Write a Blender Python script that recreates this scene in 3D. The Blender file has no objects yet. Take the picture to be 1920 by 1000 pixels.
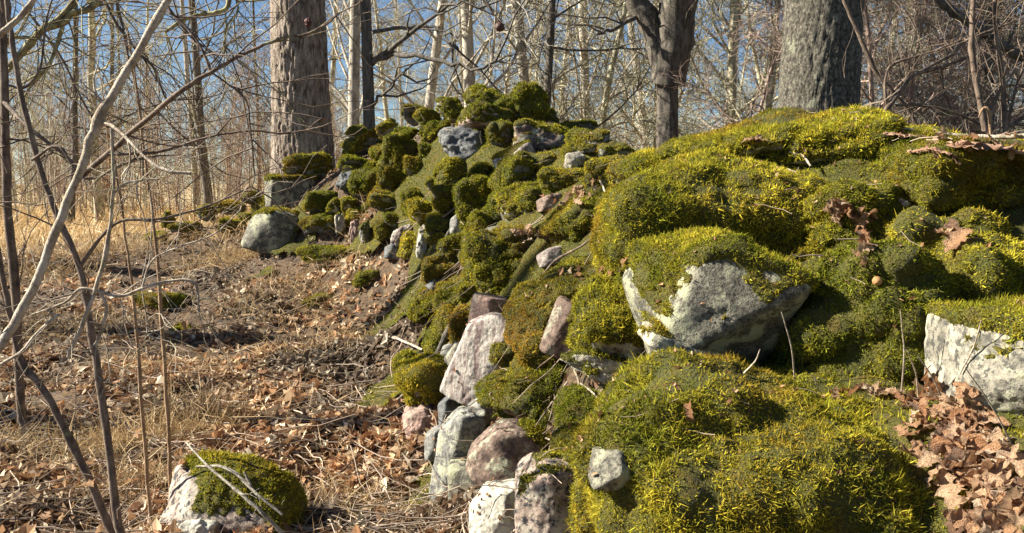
import bpy, math, random
import numpy as np

# ============================================================ camera, light
sc = bpy.context.scene
COL = sc.collection
FPX = 1598.0
PITCH = math.atan(160 / FPX)
CAMZ = 1.1
cam_data = bpy.data.cameras.new('camera')
cam_data.lens = 36 * FPX / 1920
cam_data.sensor_width = 36
cam_data.clip_start = 0.05
cam_data.clip_end = 600
cam = bpy.data.objects.new('camera', cam_data)
COL.objects.link(cam)
cam.location = (0, 0, CAMZ)
cam.rotation_euler = (math.pi / 2 - PITCH, 0, 0)
sc.camera = cam

SUN_AZ = math.radians(84)      # to the left of the view direction
SUN_EL = math.radians(34)
to_sun = np.array([-math.sin(SUN_AZ) * math.cos(SUN_EL), math.cos(SUN_AZ) * math.cos(SUN_EL), math.sin(SUN_EL)])
world = bpy.data.worlds.new('World')
sc.world = world
world.use_nodes = True
wn = world.node_tree
bg = wn.nodes['Background']
sky = wn.nodes.new('ShaderNodeTexSky')
sky.sky_type = 'NISHITA'
sky.sun_disc = False
sky.sun_elevation = SUN_EL
sky.sun_rotation = math.radians(0) - SUN_AZ
sky.air_density = 1.0
sky.dust_density = 0.1
sky.ozone_density = 5.0
wn.links.new(sky.outputs[0], bg.inputs[0])
bg.inputs[1].default_value = 0.038
sky.altitude = 300
sun_data = bpy.data.lights.new('sun', 'SUN')
sun_data.energy = 5.0
sun_data.angle = math.radians(0.5)
sun_data.color = (1.0, 0.93, 0.80)
sun = bpy.data.objects.new('sun', sun_data)
COL.objects.link(sun)
sun.rotation_euler = (math.pi / 2 - SUN_EL, 0, SUN_AZ + math.pi)
from mathutils import Vector
sun.rotation_euler = Vector([float(v) for v in to_sun]).to_track_quat('Z', 'Y').to_euler()
sc.view_settings.view_transform = 'Standard'
sc.view_settings.look = 'None'
sc.view_settings.exposure = 1.56
sc.view_settings.gamma = 1.0
sc.view_settings.use_curve_mapping = False
sc.cycles.max_bounces = 6
sc.cycles.diffuse_bounces = 3

rng = np.random.default_rng(7)
random.seed(7)


# ============================================================ numeric helpers
def P(px, py, d):
    """point at distance d along +Y that lies in direction of a photo position"""
    x = (px - 960) / FPX
    y = (500 - py) / FPX
    cp, sp = math.cos(PITCH), math.sin(PITCH)
    v = np.array([x, cp + y * sp, -sp + y * cp])
    return np.array([0, 0, CAMZ]) + v * (d / v[1])


def ray(px, py):
    v = P(px, py, 1.0) - np.array([0, 0, CAMZ])
    return v


def hash3(i, j, k, s):
    h = (i.astype(np.int64) * 374761393 + j.astype(np.int64) * 668265263 + k.astype(np.int64) * 2147483647 + s * 974634777) & 0xffffffff
    h = ((h ^ (h >> 13)) * 1274126177) & 0xffffffff
    h = (h ^ (h >> 16)) & 0xffffffff
    return h / 2147483648.0 - 1.0


def vnoise(p, s=0):
    i = np.floor(p).astype(np.int64)
    f = p - i
    u = f * f * (3 - 2 * f)
    r = 0
    for a in (0, 1):
        wa = u[:, 0] if a else 1 - u[:, 0]
        for b in (0, 1):
            wb = u[:, 1] if b else 1 - u[:, 1]
            for c in (0, 1):
                wc = u[:, 2] if c else 1 - u[:, 2]
                r = r + wa * wb * wc * hash3(i[:, 0] + a, i[:, 1] + b, i[:, 2] + c, s)
    return r


def fbm(p, s=0, oct=4, gain=0.5):
    r, a, q = 0, 1.0, p.copy()
    for o in range(oct):
        r = r + a * vnoise(q, s + o * 17)
        q = q * 2.03 + 11.3
        a *= gain
    return r


def sstep(a, b, x):
    t = np.clip((x - a) / (b - a), 0, 1)
    return t * t * (3 - 2 * t)


def norm(v):
    return v / np.maximum(np.linalg.norm(v, axis=-1, keepdims=True), 1e-9)


def make_mesh(name, V, F, mats=None, smooth=False, tint=None):
    """F: array (n,3) or (n,4) or list of such arrays"""
    me = bpy.data.meshes.new(name)
    Fs = F if isinstance(F, list) else [F]
    Fs = [f for f in Fs if len(f)]
    V = np.asarray(V, np.float32)
    me.vertices.add(len(V))
    me.vertices.foreach_set('co', V.ravel())
    nl = sum(f.size for f in Fs)
    nf = sum(len(f) for f in Fs)
    me.loops.add(nl)
    me.polygons.add(nf)
    me.loops.foreach_set('vertex_index', np.concatenate([f.ravel() for f in Fs]).astype(np.int32))
    tot = np.concatenate([np.full(len(f), f.shape[1]) for f in Fs])
    st = np.concatenate([[0], np.cumsum(tot)[:-1]])
    me.polygons.foreach_set('loop_start', st.astype(np.int32))
    me.polygons.foreach_set('loop_total', tot.astype(np.int32))
    me.polygons.foreach_set('use_smooth', np.full(nf, smooth))
    me.update(calc_edges=True)
    if tint is not None:
        a = me.color_attributes.new('tint', 'FLOAT_COLOR', 'POINT')
        t = np.ones((len(V), 4), np.float32)
        t[:, :3] = tint
        a.data.foreach_set('color', t.ravel())
    for m in (mats or []):
        me.materials.append(m)
    return me


def pack(V, F):
    used, inv = np.unique(F, return_inverse=True)
    return V[used], inv.reshape(F.shape)


def link(name, me, parent=None, loc=None, kind=None, label=None, cat=None, group=None):
    o = bpy.data.objects.new(name, me)
    COL.objects.link(o)
    if parent is not None:
        o.parent = parent
    if loc is not None:
        o.location = [float(v) for v in loc]
    tag(o, label, cat, group, kind)
    return o


def tag(o, label=None, cat=None, group=None, kind=None):
    if label: o['label'] = label
    if cat: o['category'] = cat
    if group: o['group'] = group
    if kind: o['kind'] = kind
    return o


def thing(name, loc, label, cat, group=None):
    return link(name, None, None, loc, None, label, cat, group)


# ============================================================ materials
def mat_new(name):
    m = bpy.data.materials.new(name)
    m.use_nodes = True
    nt = m.node_tree
    return m, nt, nt.nodes, nt.links, nt.nodes['Principled BSDF']


def n_noise(nt, vec, scale, detail=4, rough=0.55):
    n = nt.nodes.new('ShaderNodeTexNoise')
    n.inputs['Scale'].default_value = scale
    n.inputs['Detail'].default_value = detail
    n.inputs['Roughness'].default_value = rough
    nt.links.new(vec, n.inputs['Vector'])
    return n.outputs['Fac']


def n_ramp(nt, fac, stops):
    r = nt.nodes.new('ShaderNodeValToRGB')
    e = r.color_ramp.elements
    while len(e) < len(stops):
        e.new(0.5)
    for el, (p, c) in zip(e, stops):
        el.position = p
        el.color = (c[0], c[1], c[2], 1) if hasattr(c, '__len__') else (c, c, c, 1)
    nt.links.new(fac, r.inputs['Fac'])
    return r.outputs['Color']


def n_mix(nt, fac, a, b, mode='MIX'):
    m = nt.nodes.new('ShaderNodeMix')
    m.data_type = 'RGBA'
    m.blend_type = mode
    for sock, v in ((m.inputs[0], fac), (m.inputs[6], a), (m.inputs[7], b)):
        if hasattr(v, 'links'):
            nt.links.new(v, sock)
        elif hasattr(v, '__len__'):
            sock.default_value = (v[0], v[1], v[2], 1)
        else:
            sock.default_value = v
    return m.outputs[2]


def n_bump(nt, h, dist, strength, bs):
    b = nt.nodes.new('ShaderNodeBump')
    b.inputs['Distance'].default_value = dist
    b.inputs['Strength'].default_value = strength
    nt.links.new(h, b.inputs['Height'])
    nt.links.new(b.outputs[0], bs.inputs['Normal'])
    return b


def rock_mat(name, c1, c2, speck, lichen, lich_amt=0.5, speck_scale=90, speck_amt=0.5):
    m, nt, N, L, bs = mat_new(name)
    tc = N.new('ShaderNodeTexCoord').outputs['Object']
    big = n_noise(nt, tc, 7, 6, 0.62)
    col = n_ramp(nt, big, [(0.36, c1), (0.62, c2)])
    sp = n_noise(nt, tc, speck_scale, 3, 0.7)
    spm = n_ramp(nt, sp, [(0.50, 0.0), (0.58, speck_amt)])
    col = n_mix(nt, spm, col, speck)
    mid = n_noise(nt, tc, 26, 5, 0.75)
    col = n_mix(nt, n_ramp(nt, mid, [(0.38, 0.75), (0.5, 0.0)]), col, [c * 0.38 for c in c1])
    ln = n_noise(nt, tc, 13, 9, 0.72)
    lm = n_ramp(nt, ln, [(0.62 - 0.2 * lich_amt, 0.0), (0.67 - 0.2 * lich_amt, 0.85)])
    col = n_mix(nt, lm, col, lichen)
    dk = n_noise(nt, tc, 45, 8, 0.8)
    col = n_mix(nt, n_ramp(nt, dk, [(0.60, 0.0), (0.68, 0.75)]), col, (0.03, 0.028, 0.022))
    L.new(col, bs.inputs['Base Color'])
    bs.inputs['Roughness'].default_value = 0.88
    h = n_mix(nt, 0.45, big, mid)
    h2 = n_mix(nt, 0.25, h, sp)
    h3 = n_mix(nt, 0.2, h2, dk)
    n_bump(nt, h3, 0.022, 0.9, bs)
    return m


LI = (0.36, 0.36, 0.25)
ROCK = {
    'pale': rock_mat('pale_granite', (0.28, 0.25, 0.19), (0.48, 0.44, 0.35), (0.12, 0.11, 0.09), (0.48, 0.47, 0.30), 0.55, 70, 0.7),
    'white': rock_mat('white_granite', (0.42, 0.39, 0.31), (0.66, 0.63, 0.53), (0.20, 0.18, 0.15), (0.62, 0.61, 0.46), 0.5, 60, 0.4),
    'grey': rock_mat('grey_gneiss', (0.15, 0.145, 0.13), (0.34, 0.33, 0.29), (0.07, 0.07, 0.06), LI, 0.55, 80, 0.7),
    'lichen': rock_mat('lichened_stone', (0.13, 0.12, 0.09), (0.26, 0.24, 0.18), (0.04, 0.04, 0.03), (0.34, 0.34, 0.22), 0.58, 130, 0.9),
    'pink': rock_mat('pink_granite', (0.30, 0.19, 0.15), (0.48, 0.35, 0.28), (0.12, 0.07, 0.06), LI, 0.25, 90, 0.7),
    'violet': rock_mat('violet_gneiss', (0.20, 0.15, 0.13), (0.40, 0.35, 0.30), (0.08, 0.05, 0.05), (0.50, 0.46, 0.36), 0.5, 60, 0.7),
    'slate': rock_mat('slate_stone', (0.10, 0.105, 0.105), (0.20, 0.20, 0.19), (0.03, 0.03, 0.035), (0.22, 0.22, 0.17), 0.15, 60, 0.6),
    'speck': rock_mat('speckled_granite', (0.32, 0.23, 0.18), (0.42, 0.38, 0.31), (0.03, 0.03, 0.035), (0.44, 0.40, 0.30), 0.4, 42, 1.0),
    'mottled': rock_mat('mottled_granite', (0.24, 0.22, 0.17), (0.38, 0.35, 0.27), (0.05, 0.05, 0.045), (0.46, 0.45, 0.31), 0.5, 60, 0.9),
    'brown': rock_mat('brown_stone', (0.15, 0.095, 0.07), (0.32, 0.23, 0.17), (0.07, 0.05, 0.04), LI, 0.4, 70, 0.7),
}


def striped_mat():
    m, nt, N, L, bs = mat_new('striped_gneiss')
    tc = N.new('ShaderNodeTexCoord').outputs['Object']
    mp = N.new('ShaderNodeMapping')
    mp.inputs['Rotation'].default_value = (0.2, -0.42, 0.3)
    mp.inputs['Scale'].default_value = (30, 30, 3)
    L.new(tc, mp.inputs[0])
    a = n_noise(nt, mp.outputs[0], 1.0, 6, 0.65)
    col = n_ramp(nt, a, [(0.36, (0.12, 0.08, 0.075)), (0.46, (0.30, 0.23, 0.20)), (0.53, (0.50, 0.46, 0.39)), (0.66, (0.36, 0.31, 0.27))])
    f = n_noise(nt, tc, 70, 5, 0.75)
    col = n_mix(nt, n_ramp(nt, f, [(0.38, 0.7), (0.5, 0.0)]), col, (0.10, 0.07, 0.06))
    L.new(col, bs.inputs['Base Color'])
    bs.inputs['Roughness'].default_value = 0.8
    n_bump(nt, n_mix(nt, 0.4, a, f), 0.012, 0.9, bs)
    return m


ROCK['striped'] = striped_mat()


def tint_mat(name, transl=0.35, rough=0.7, spec=0.25, mul=1.0):
    m, nt, N, L, bs = mat_new(name)
    a = N.new('ShaderNodeAttribute')
    a.attribute_name = 'tint'
    col = a.outputs['Color']
    L.new(col, bs.inputs['Base Color'])
    bs.inputs['Roughness'].default_value = rough
    bs.inputs['Specular IOR Level'].default_value = spec
    if transl > 0:
        t = N.new('ShaderNodeBsdfTranslucent')
        L.new(col, t.inputs[0])
        mx = N.new('ShaderNodeMixShader')
        mx.inputs[0].default_value = transl
        L.new(bs.outputs[0], mx.inputs[1])
        L.new(t.outputs[0], mx.inputs[2])
        L.new(mx.outputs[0], N['Material Output'].inputs['Surface'])
    return m


MOSS = tint_mat('moss_strands', 0.34, 0.9, 0.08)
LEAF = tint_mat('dry_leaf', 0.25, 0.7, 0.2)
STRAW = tint_mat('dry_straw', 0.25, 0.6, 0.3)
TWIG = tint_mat('twig_wood', 0.0, 0.8, 0.2)


def moss_base_mat():
    m, nt, N, L, bs = mat_new('moss_mat')
    tc = N.new('ShaderNodeTexCoord').outputs['Object']
    a = n_noise(nt, tc, 14, 6, 0.7)
    b = n_noise(nt, tc, 150, 3, 0.7)
    col = n_ramp(nt, a, [(0.35, (0.075, 0.085, 0.008)), (0.55, (0.13, 0.115, 0.012)), (0.7, (0.15, 0.085, 0.014))])
    col = n_mix(nt, n_ramp(nt, b, [(0.38, 0.6), (0.55, 0.0)]), col, (0.03, 0.028, 0.005))
    L.new(col, bs.inputs['Base Color'])
    bs.inputs['Roughness'].default_value = 0.95
    n_bump(nt, b, 0.02, 1.0, bs)
    return m


def oak_leaf_mat():
    m, nt, N, L, bs = mat_new('oak_leaf_skin')
    a = N.new('ShaderNodeAttribute'); a.attribute_name = 'tint'
    tc = N.new('ShaderNodeTexCoord').outputs['Object']
    f = n_noise(nt, tc, 5, 6, 0.75)
    g = n_noise(nt, tc, 22, 4, 0.7)
    col = n_mix(nt, 1.0, a.outputs['Color'], n_ramp(nt, f, [(0.3, (0.6, 0.55, 0.5)), (0.55, (1.2, 1.2, 1.2))]), 'MULTIPLY')
    col = n_mix(nt, n_ramp(nt, g, [(0.58, 0.0), (0.66, 0.7)]), col, (0.07, 0.04, 0.025))
    L.new(col, bs.inputs['Base Color'])
    bs.inputs['Roughness'].default_value = 0.5
    t = N.new('ShaderNodeBsdfTranslucent'); L.new(col, t.inputs[0])
    mx = N.new('ShaderNodeMixShader'); mx.inputs[0].default_value = 0.22
    L.new(bs.outputs[0], mx.inputs[1]); L.new(t.outputs[0], mx.inputs[2])
    L.new(mx.outputs[0], N['Material Output'].inputs['Surface'])
    n_bump(nt, g, 0.05, 0.8, bs)
    return m


OAKLEAF = oak_leaf_mat()
MOSSB = moss_base_mat()


def ground_mat():
    m, nt, N, L, bs = mat_new('forest_floor')
    tc = N.new('ShaderNodeTexCoord').outputs['Object']
    a = n_noise(nt, tc, 2.0, 8, 0.7)
    b = n_noise(nt, tc, 45, 5, 0.75)
    c = n_noise(nt, tc, 14, 5, 0.7)
    col = n_ramp(nt, a, [(0.35, (0.055, 0.036, 0.02)), (0.6, (0.12, 0.075, 0.04))])
    col = n_mix(nt, n_ramp(nt, b, [(0.45, 0.0), (0.62, 0.8)]), col, (0.22, 0.14, 0.075))
    col = n_mix(nt, n_ramp(nt, c, [(0.35, 0.85), (0.5, 0.0)]), col, (0.02, 0.014, 0.008))
    # far meadow turns straw coloured
    sep = N.new('ShaderNodeSeparateXYZ')
    L.new(tc, sep.inputs[0])
    mr = N.new('ShaderNodeMapRange')
    mr.inputs['From Min'].default_value = 8.5
    mr.inputs['From Max'].default_value = 12.5
    L.new(sep.outputs['Y'], mr.inputs['Value'])
    straw = n_ramp(nt, c, [(0.3, (0.30, 0.20, 0.09)), (0.6, (0.48, 0.35, 0.17))])
    col = n_mix(nt, mr.outputs[0], col, straw)
    L.new(col, bs.inputs['Base Color'])
    bs.inputs['Roughness'].default_value = 0.95
    n_bump(nt, n_mix(nt, 0.5, b, c), 0.04, 1.0, bs)
    return m


def bark_mat(name, c1, c2, c3, sx=18, sz=4, lich=0.5, lcol=(0.40, 0.42, 0.30), bump=0.03):
    m, nt, N, L, bs = mat_new(name)
    tc = N.new('ShaderNodeTexCoord').outputs['Object']
    mp = N.new('ShaderNodeMapping')
    mp.inputs['Scale'].default_value = (sx, sx, sz)
    L.new(tc, mp.inputs[0])
    a = n_noise(nt, mp.outputs[0], 1.0, 6, 0.7)
    col = n_ramp(nt, a, [(0.38, c1), (0.5, c2), (0.65, c3)])
    f = n_noise(nt, tc, 60, 5, 0.8)
    col = n_mix(nt, n_ramp(nt, f, [(0.35, 0.6), (0.5, 0.0)]), col, [v * 0.45 for v in c1])
    b = n_noise(nt, tc, 6, 8, 0.75)
    col = n_mix(nt, n_ramp(nt, b, [(0.66 - 0.2 * lich, 0.0), (0.70 - 0.2 * lich, 0.8)]), col, lcol)
    L.new(col, bs.inputs['Base Color'])
    bs.inputs['Roughness'].default_value = 0.9
    n_bump(nt, n_mix(nt, 0.4, a, f), bump, 1.0, bs)
    return m


BARK = {
    'oak': bark_mat('oak_bark', (0.12, 0.085, 0.06), (0.38, 0.30, 0.23), (0.60, 0.51, 0.41), 32, 7, 0.15, (0.42, 0.42, 0.34), 0.05),
    'ash': bark_mat('smooth_grey_bark', (0.035, 0.03, 0.022), (0.13, 0.115, 0.085), (0.32, 0.29, 0.22), 55, 34, 0.3, (0.36, 0.36, 0.25), 0.04),
    'pale': bark_mat('pale_bark', (0.22, 0.19, 0.14), (0.45, 0.40, 0.32), (0.60, 0.56, 0.46), 14, 6, 0.3, (0.58, 0.58, 0.44)),
    'dark': bark_mat('dark_bark', (0.05, 0.045, 0.035), (0.13, 0.11, 0.085), (0.22, 0.19, 0.15), 26, 6, 0.3, (0.35, 0.36, 0.24)),
    'lich': bark_mat('lichened_bark', (0.22, 0.19, 0.12), (0.46, 0.41, 0.27), (0.60, 0.56, 0.38), 22, 8, 0.7, (0.66, 0.64, 0.44)),
    'tan': bark_mat('tan_stem_bark', (0.26, 0.15, 0.08), (0.42, 0.27, 0.15), (0.54, 0.38, 0.22), 26, 8, 0.3, (0.5, 0.46, 0.30)),
    'rust': bark_mat('reddish_stem_bark', (0.20, 0.13, 0.10), (0.38, 0.27, 0.21), (0.55, 0.42, 0.33), 26, 8, 0.3, (0.45, 0.42, 0.32)),
    'cream': bark_mat('cream_branch_bark', (0.26, 0.20, 0.14), (0.46, 0.38, 0.28), (0.62, 0.54, 0.43), 34, 22, 0.5, (0.30, 0.29, 0.16), 0.012),
    'brown': bark_mat('brown_branch_bark', (0.08, 0.055, 0.04), (0.17, 0.12, 0.085), (0.28, 0.21, 0.15), 40, 16, 0.3, (0.33, 0.33, 0.18), 0.006),
    'yel': bark_mat('lichen_crusted_branch', (0.12, 0.09, 0.05), (0.26, 0.22, 0.11), (0.42, 0.38, 0.18), 50, 40, 0.6, (0.46, 0.42, 0.20), 0.01),
}

# ============================================================ terrain: stones piled on rising ground
G_PTS = [(-300, 1000, 2.6), (0, 1000, 2.65), (300, 1000, 2.7), (600, 1000, 2.7), (850, 1000, 2.75),
         (-300, 850, 3.4), (0, 850, 3.45), (300, 850, 3.45), (600, 850, 3.5), (790, 860, 3.5),
         (-300, 700, 4.6), (0, 700, 4.6), (300, 700, 4.6), (550, 700, 4.6), (730, 700, 4.5),
         (-200, 600, 5.9), (0, 600, 5.9), (300, 600, 5.9), (600, 600, 5.8), (745, 600, 5.6),
         (0, 520, 7.6), (300, 520, 7.6), (520, 505, 7.6), (690, 490, 6.9),
         (0, 450, 12), (150, 450, 11.5), (300, 452, 10.5), (455, 470, 8.4),
         (-200, 415, 18), (100, 412, 18), (300, 410, 18), (450, 408, 19)]
W_PTS = [(1080, 1000, 2.0), (1110, 820, 2.15), (1200, 700, 2.15), (1400, 720, 1.95), (1300, 1000, 1.6), (1500, 1000, 1.45),
         (1450, 850, 1.65), (1700, 1000, 1.4), (1700, 800, 1.65), (1620, 730, 1.85), (1880, 950, 1.4), (1850, 800, 1.6), (1750, 740, 1.85),
         (1480, 680, 2.2), (1250, 620, 2.35), (1350, 480, 2.4), (1650, 640, 2.05), (1650, 500, 2.25), (1850, 620, 1.9), (1900, 450, 2.15),
         (1500, 400, 2.55), (1250, 350, 2.9), (1600, 340, 2.55), (1800, 380, 2.4),
         (1300, 232, 3.2), (1450, 217, 3.0), (1600, 222, 3.0), (1750, 248, 2.85), (1920, 268, 2.75), (2150, 275, 2.75),
         (1000, 1000, 2.4), (900, 900, 2.95), (1000, 850, 2.7), (870, 760, 3.4), (1000, 740, 2.95), (920, 650, 3.5), (810, 650, 4.1),
         (1060, 600, 3.1), (1150, 540, 2.9), (840, 550, 4.4), (950, 500, 3.9), (1100, 430, 3.5), (800, 510, 5.1),
         (780, 440, 5.6), (900, 420, 4.8), (1000, 360, 4.6), (1160, 300, 4.0), (1050, 275, 5.0), (1120, 258, 4.9),
         (867, 280, 5.7), (905, 180, 6.4), (980, 195, 6.1), (780, 215, 6.8), (700, 265, 7.1), (650, 350, 6.9), (760, 330, 6.3),
         (640, 430, 6.9), (545, 350, 7.5), (510, 430, 7.7), (570, 315, 8.0), (440, 398, 9.0), (370, 412, 10.0)]
cp_ = [P(*p) for p in G_PTS] + [P(*p) for p in W_PTS]
back = []
for (px, py, d) in [(1300, 232, 3.2), (1450, 217, 3.0), (1600, 222, 3.0), (1750, 248, 2.85), (1920, 268, 2.75), (905, 180, 6.4), (1120, 258, 4.9),
                    (1040, 225, 5.6)]:
    q = P(px, py, d)
    back.append(q + np.array([0.35, 0.8, -0.28]))
    back.append(q + np.array([0.8, 1.8, -0.95]))
extra = [(-3, 0, 0), (-1, 0.3, 0), (-2, 1.2, 0), (-0.6, 1.5, 0), (-5, 2, 0), (0, 0.5, 0.0), (0.15, 1.3, 0.1), (0.6, 0.7, 0.25), (1.2, 0.2, 0.3), (1.2, 1.0, 0.75),
         (2.5, 0.5, 0.8), (3.2, 2.5, 0.9), (4.5, 4, 0.5), (3, 6, 0.3), (1.5, 8, 0.35), (0, 9.5, 0.45), (-1.5, 10, 0.45), (-3, 11.5, 0.4), (-8, 5, 0.1),
         (-9, 10, 0.3), (6, 8, 0.2), (8, 2, 0.2), (5, 13, 0.3), (0, 16, 0.3), (-5, 16, 0.3), (-10, 20, 0.25), (0, 22, 0.3), (8, 20, 0.3)]
CP = np.array(cp_ + back + [np.array(e, float) for e in extra])
is_wall = np.array([0] * len(G_PTS) + [1] * len(W_PTS) + [1] * len(back) + [0] * len(extra))
_d = np.sqrt(((CP[:, None, :2] - CP[None, :, :2]) ** 2).sum(-1) + 0.02)
_A = np.vstack([np.hstack([_d - np.diag(0.02 + np.full(len(CP), 0.10)), np.ones((len(CP), 1))]), np.append(np.ones(len(CP)), 0)[None]])
_w = np.linalg.solve(_A, np.append(CP[:, 2], 0))


def H_exact(x, y):
    out = np.zeros(len(x))
    for s in range(0, len(x), 20000):
        dd = np.sqrt((x[s:s + 20000, None] - CP[None, :, 0]) ** 2 + (y[s:s + 20000, None] - CP[None, :, 1]) ** 2 + 0.02)
        out[s:s + 20000] = dd @ _w[:-1] + _w[-1]
    far = sstep(14, 24, np.hypot(x, y))
    return out * (1 - far) + 0.3 * far


def Wmask_exact(x, y):
    d2 = (x[:, None] - CP[None, :, 0]) ** 2 + (y[:, None] - CP[None, :, 1]) ** 2 + 1e-4
    w = 1 / d2 ** 2
    return sstep(0.35, 0.75, (w * is_wall).sum(1) / w.sum(1))


GX = np.arange(-7, 7.01, 0.05)
GY = np.arange(0, 15.01, 0.05)
_gx, _gy = np.meshgrid(GX, GY)
HG = H_exact(_gx.ravel(), _gy.ravel()).reshape(_gx.shape)
WG = np.concatenate([Wmask_exact(_gx.ravel()[s:s + 20000], _gy.ravel()[s:s + 20000]) for s in range(0, _gx.size, 20000)]).reshape(_gx.shape)


def samp(G, x, y):
    u = np.clip((np.asarray(x) - GX[0]) / 0.05, 0, len(GX) - 1.001)
    v = np.clip((np.asarray(y) - GY[0]) / 0.05, 0, len(GY) - 1.001)
    i, j = u.astype(int), v.astype(int)
    fu, fv = u - i, v - j
    return (G[j, i] * (1 - fu) * (1 - fv) + G[j, i + 1] * fu * (1 - fv) + G[j + 1, i] * (1 - fu) * fv + G[j + 1, i + 1] * fu * fv)


def Hs(x, y):
    x = np.atleast_1d(np.asarray(x, float)); y = np.atleast_1d(np.asarray(y, float))
    r = samp(HG, x, y)
    far = sstep(12.0, 15.0, np.maximum(np.abs(x) * 2.0, y))
    return r * (1 - far) + 0.3 * far


def lumps(x, y):
    q = np.stack([x, y, 0 * x], 1)
    return 0.05 * fbm(q * 1.6, 5, 3) + 0.018 * fbm(q * 9, 9, 3)


def ground_z(x, y):
    """height of the soil: below the stones in the pile, lumpy elsewhere"""
    x = np.atleast_1d(np.asarray(x, float)); y = np.atleast_1d(np.asarray(y, float))
    w = samp(WG, x, y) * (1 - sstep(12, 15, np.hypot(x, y)))
    return Hs(x, y) - 0.075 * w + lumps(x, y) * (1 - 0.5 * w)


def cast(px, py, dmin=1.0):
    v = ray(px, py)
    t = np.arange(dmin, 14, 0.01)
    pts = np.array([0, 0, CAMZ]) + v[None] * t[:, None]
    h = Hs(pts[:, 0], pts[:, 1])
    below = np.where(pts[:, 2] < h)[0]
    if len(below):
        return float(t[below[0]])
    # ray passes over the pile: distance where it comes closest
    k = np.argmin((pts[:, 2] - h)[: int((9 - dmin) / 0.01)])
    return float(t[k])


def graded(a, b, n, dense_a, dense_b, nd):
    mid = np.linspace(dense_a, dense_b, nd)
    t = np.linspace(0, 1, n)[1:] ** 2
    return np.concatenate([(dense_a - (dense_a - a) * t)[::-1], mid, dense_b + (b - dense_b) * t])


gx = graded(-160, 160, 34, -4.5, 3.6, 230)
gy = graded(-30, 220, 34, 0.9, 11.0, 260)
mx, my = np.meshgrid(gx, gy)
x_, y_ = mx.ravel(), my.ravel()
z_ = ground_z(x_, y_)
nx_, ny_ = len(gx), len(gy)
idx = np.arange(nx_ * ny_).reshape(ny_, nx_)
quads = np.stack([idx[:-1, :-1], idx[:-1, 1:], idx[1:, 1:], idx[1:, :-1]], -1).reshape(-1, 4)
link('ground', make_mesh('ground', np.stack([x_, y_, z_], 1), quads, [ground_mat()], True), kind='structure')

# ============================================================ rocks and moss
import bmesh
_ico = {}


def ico(n):
    if n not in _ico:
        bm = bmesh.new()
        bmesh.ops.create_icosphere(bm, subdivisions=n, radius=1)
        V = np.array([v.co[:] for v in bm.verts])
        F = np.array([[v.index for v in f.verts] for f in bm.faces])
        bm.free()
        _ico[n] = (norm(V), F)
    return _ico[n]


def vert_normals(V, F):
    fn = np.cross(V[F[:, 1]] - V[F[:, 0]], V[F[:, 2]] - V[F[:, 0]])
    n = np.zeros_like(V)
    for k in range(3):
        np.add.at(n, F[:, k], fn)
    return norm(n)


def strands(Pt, Dr, Ln, Wd, tint, r, droop=0.0, root_dark=0.5, curl=0.25):
    """kite-shaped blades, 2 triangles each; tint is darker at the root and lighter at the tip"""
    n = len(Pt)
    S = norm(np.cross(Dr, r.normal(size=(n, 3)))) * (Wd[:, None] * 0.5)
    C = r.normal(size=(n, 3)) * (Ln * curl)[:, None]
    C[:, 2] -= droop * Ln
    M = Pt + Dr * (Ln * 0.5)[:, None]
    T = Pt + Dr * Ln[:, None] + C
    V = np.stack([Pt, M - S, M + S, T], 1).reshape(-1, 3)
    b = np.arange(n)[:, None] * 4
    F = np.concatenate([b + np.array([[0, 2, 1]]), b + np.array([[1, 2, 3]])])
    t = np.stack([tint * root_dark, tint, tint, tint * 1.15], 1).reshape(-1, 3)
    return V, F, t


MG = np.array([0.200, 0.205, 0.020])
MD = np.array([0.105, 0.118, 0.010])
MY = np.array([0.50, 0.42, 0.040])
MR = np.array([0.30, 0.155, 0.026])
STRAND_TOTAL = 0
SOLID, GROW = [], []


def moss_tint(p, tone, r):
    """species and age vary in patches"""
    a = 1.1 * fbm(p * 5.0, 31, 4)
    b = 1.2 * fbm(p * 4.0 + 40, 37, 4)
    c = fbm(p * 26.0, 41, 2)
    y = np.clip(tone[0] + 0.45 * a + 0.25 * c, 0, 1)[:, None]
    ru = np.clip(tone[1] + 0.5 * b - 0.1, 0, 1)[:, None]
    g = np.where(r.random((len(p), 1)) < 0.35, MD, MG)
    col = g * (1 - y) + MY * y
    col = col * (1 - ru) + MR * ru
    return col * r.uniform(0.5, 1.5, (len(p), 1)) * r.uniform(0.9, 1.1, (len(p), 3))




def blade(d):
    pxm = d / 852.0
    return max(0.0018, (1.25 if d < 2.2 else 1.1) * pxm), 0.0138 if d < 2.8 else 0.0122


TONES = {'g': (0.15, 0.05), 'm': (0.35, 0.12), 'y': (0.52, 0.16), 'r': (0.30, 0.42), 'd': (0.03, 0.0), 'gold': (0.85, 0.18)}  # moss hues; sunlit stones painted yellower, shaded flank stones darker


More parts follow.
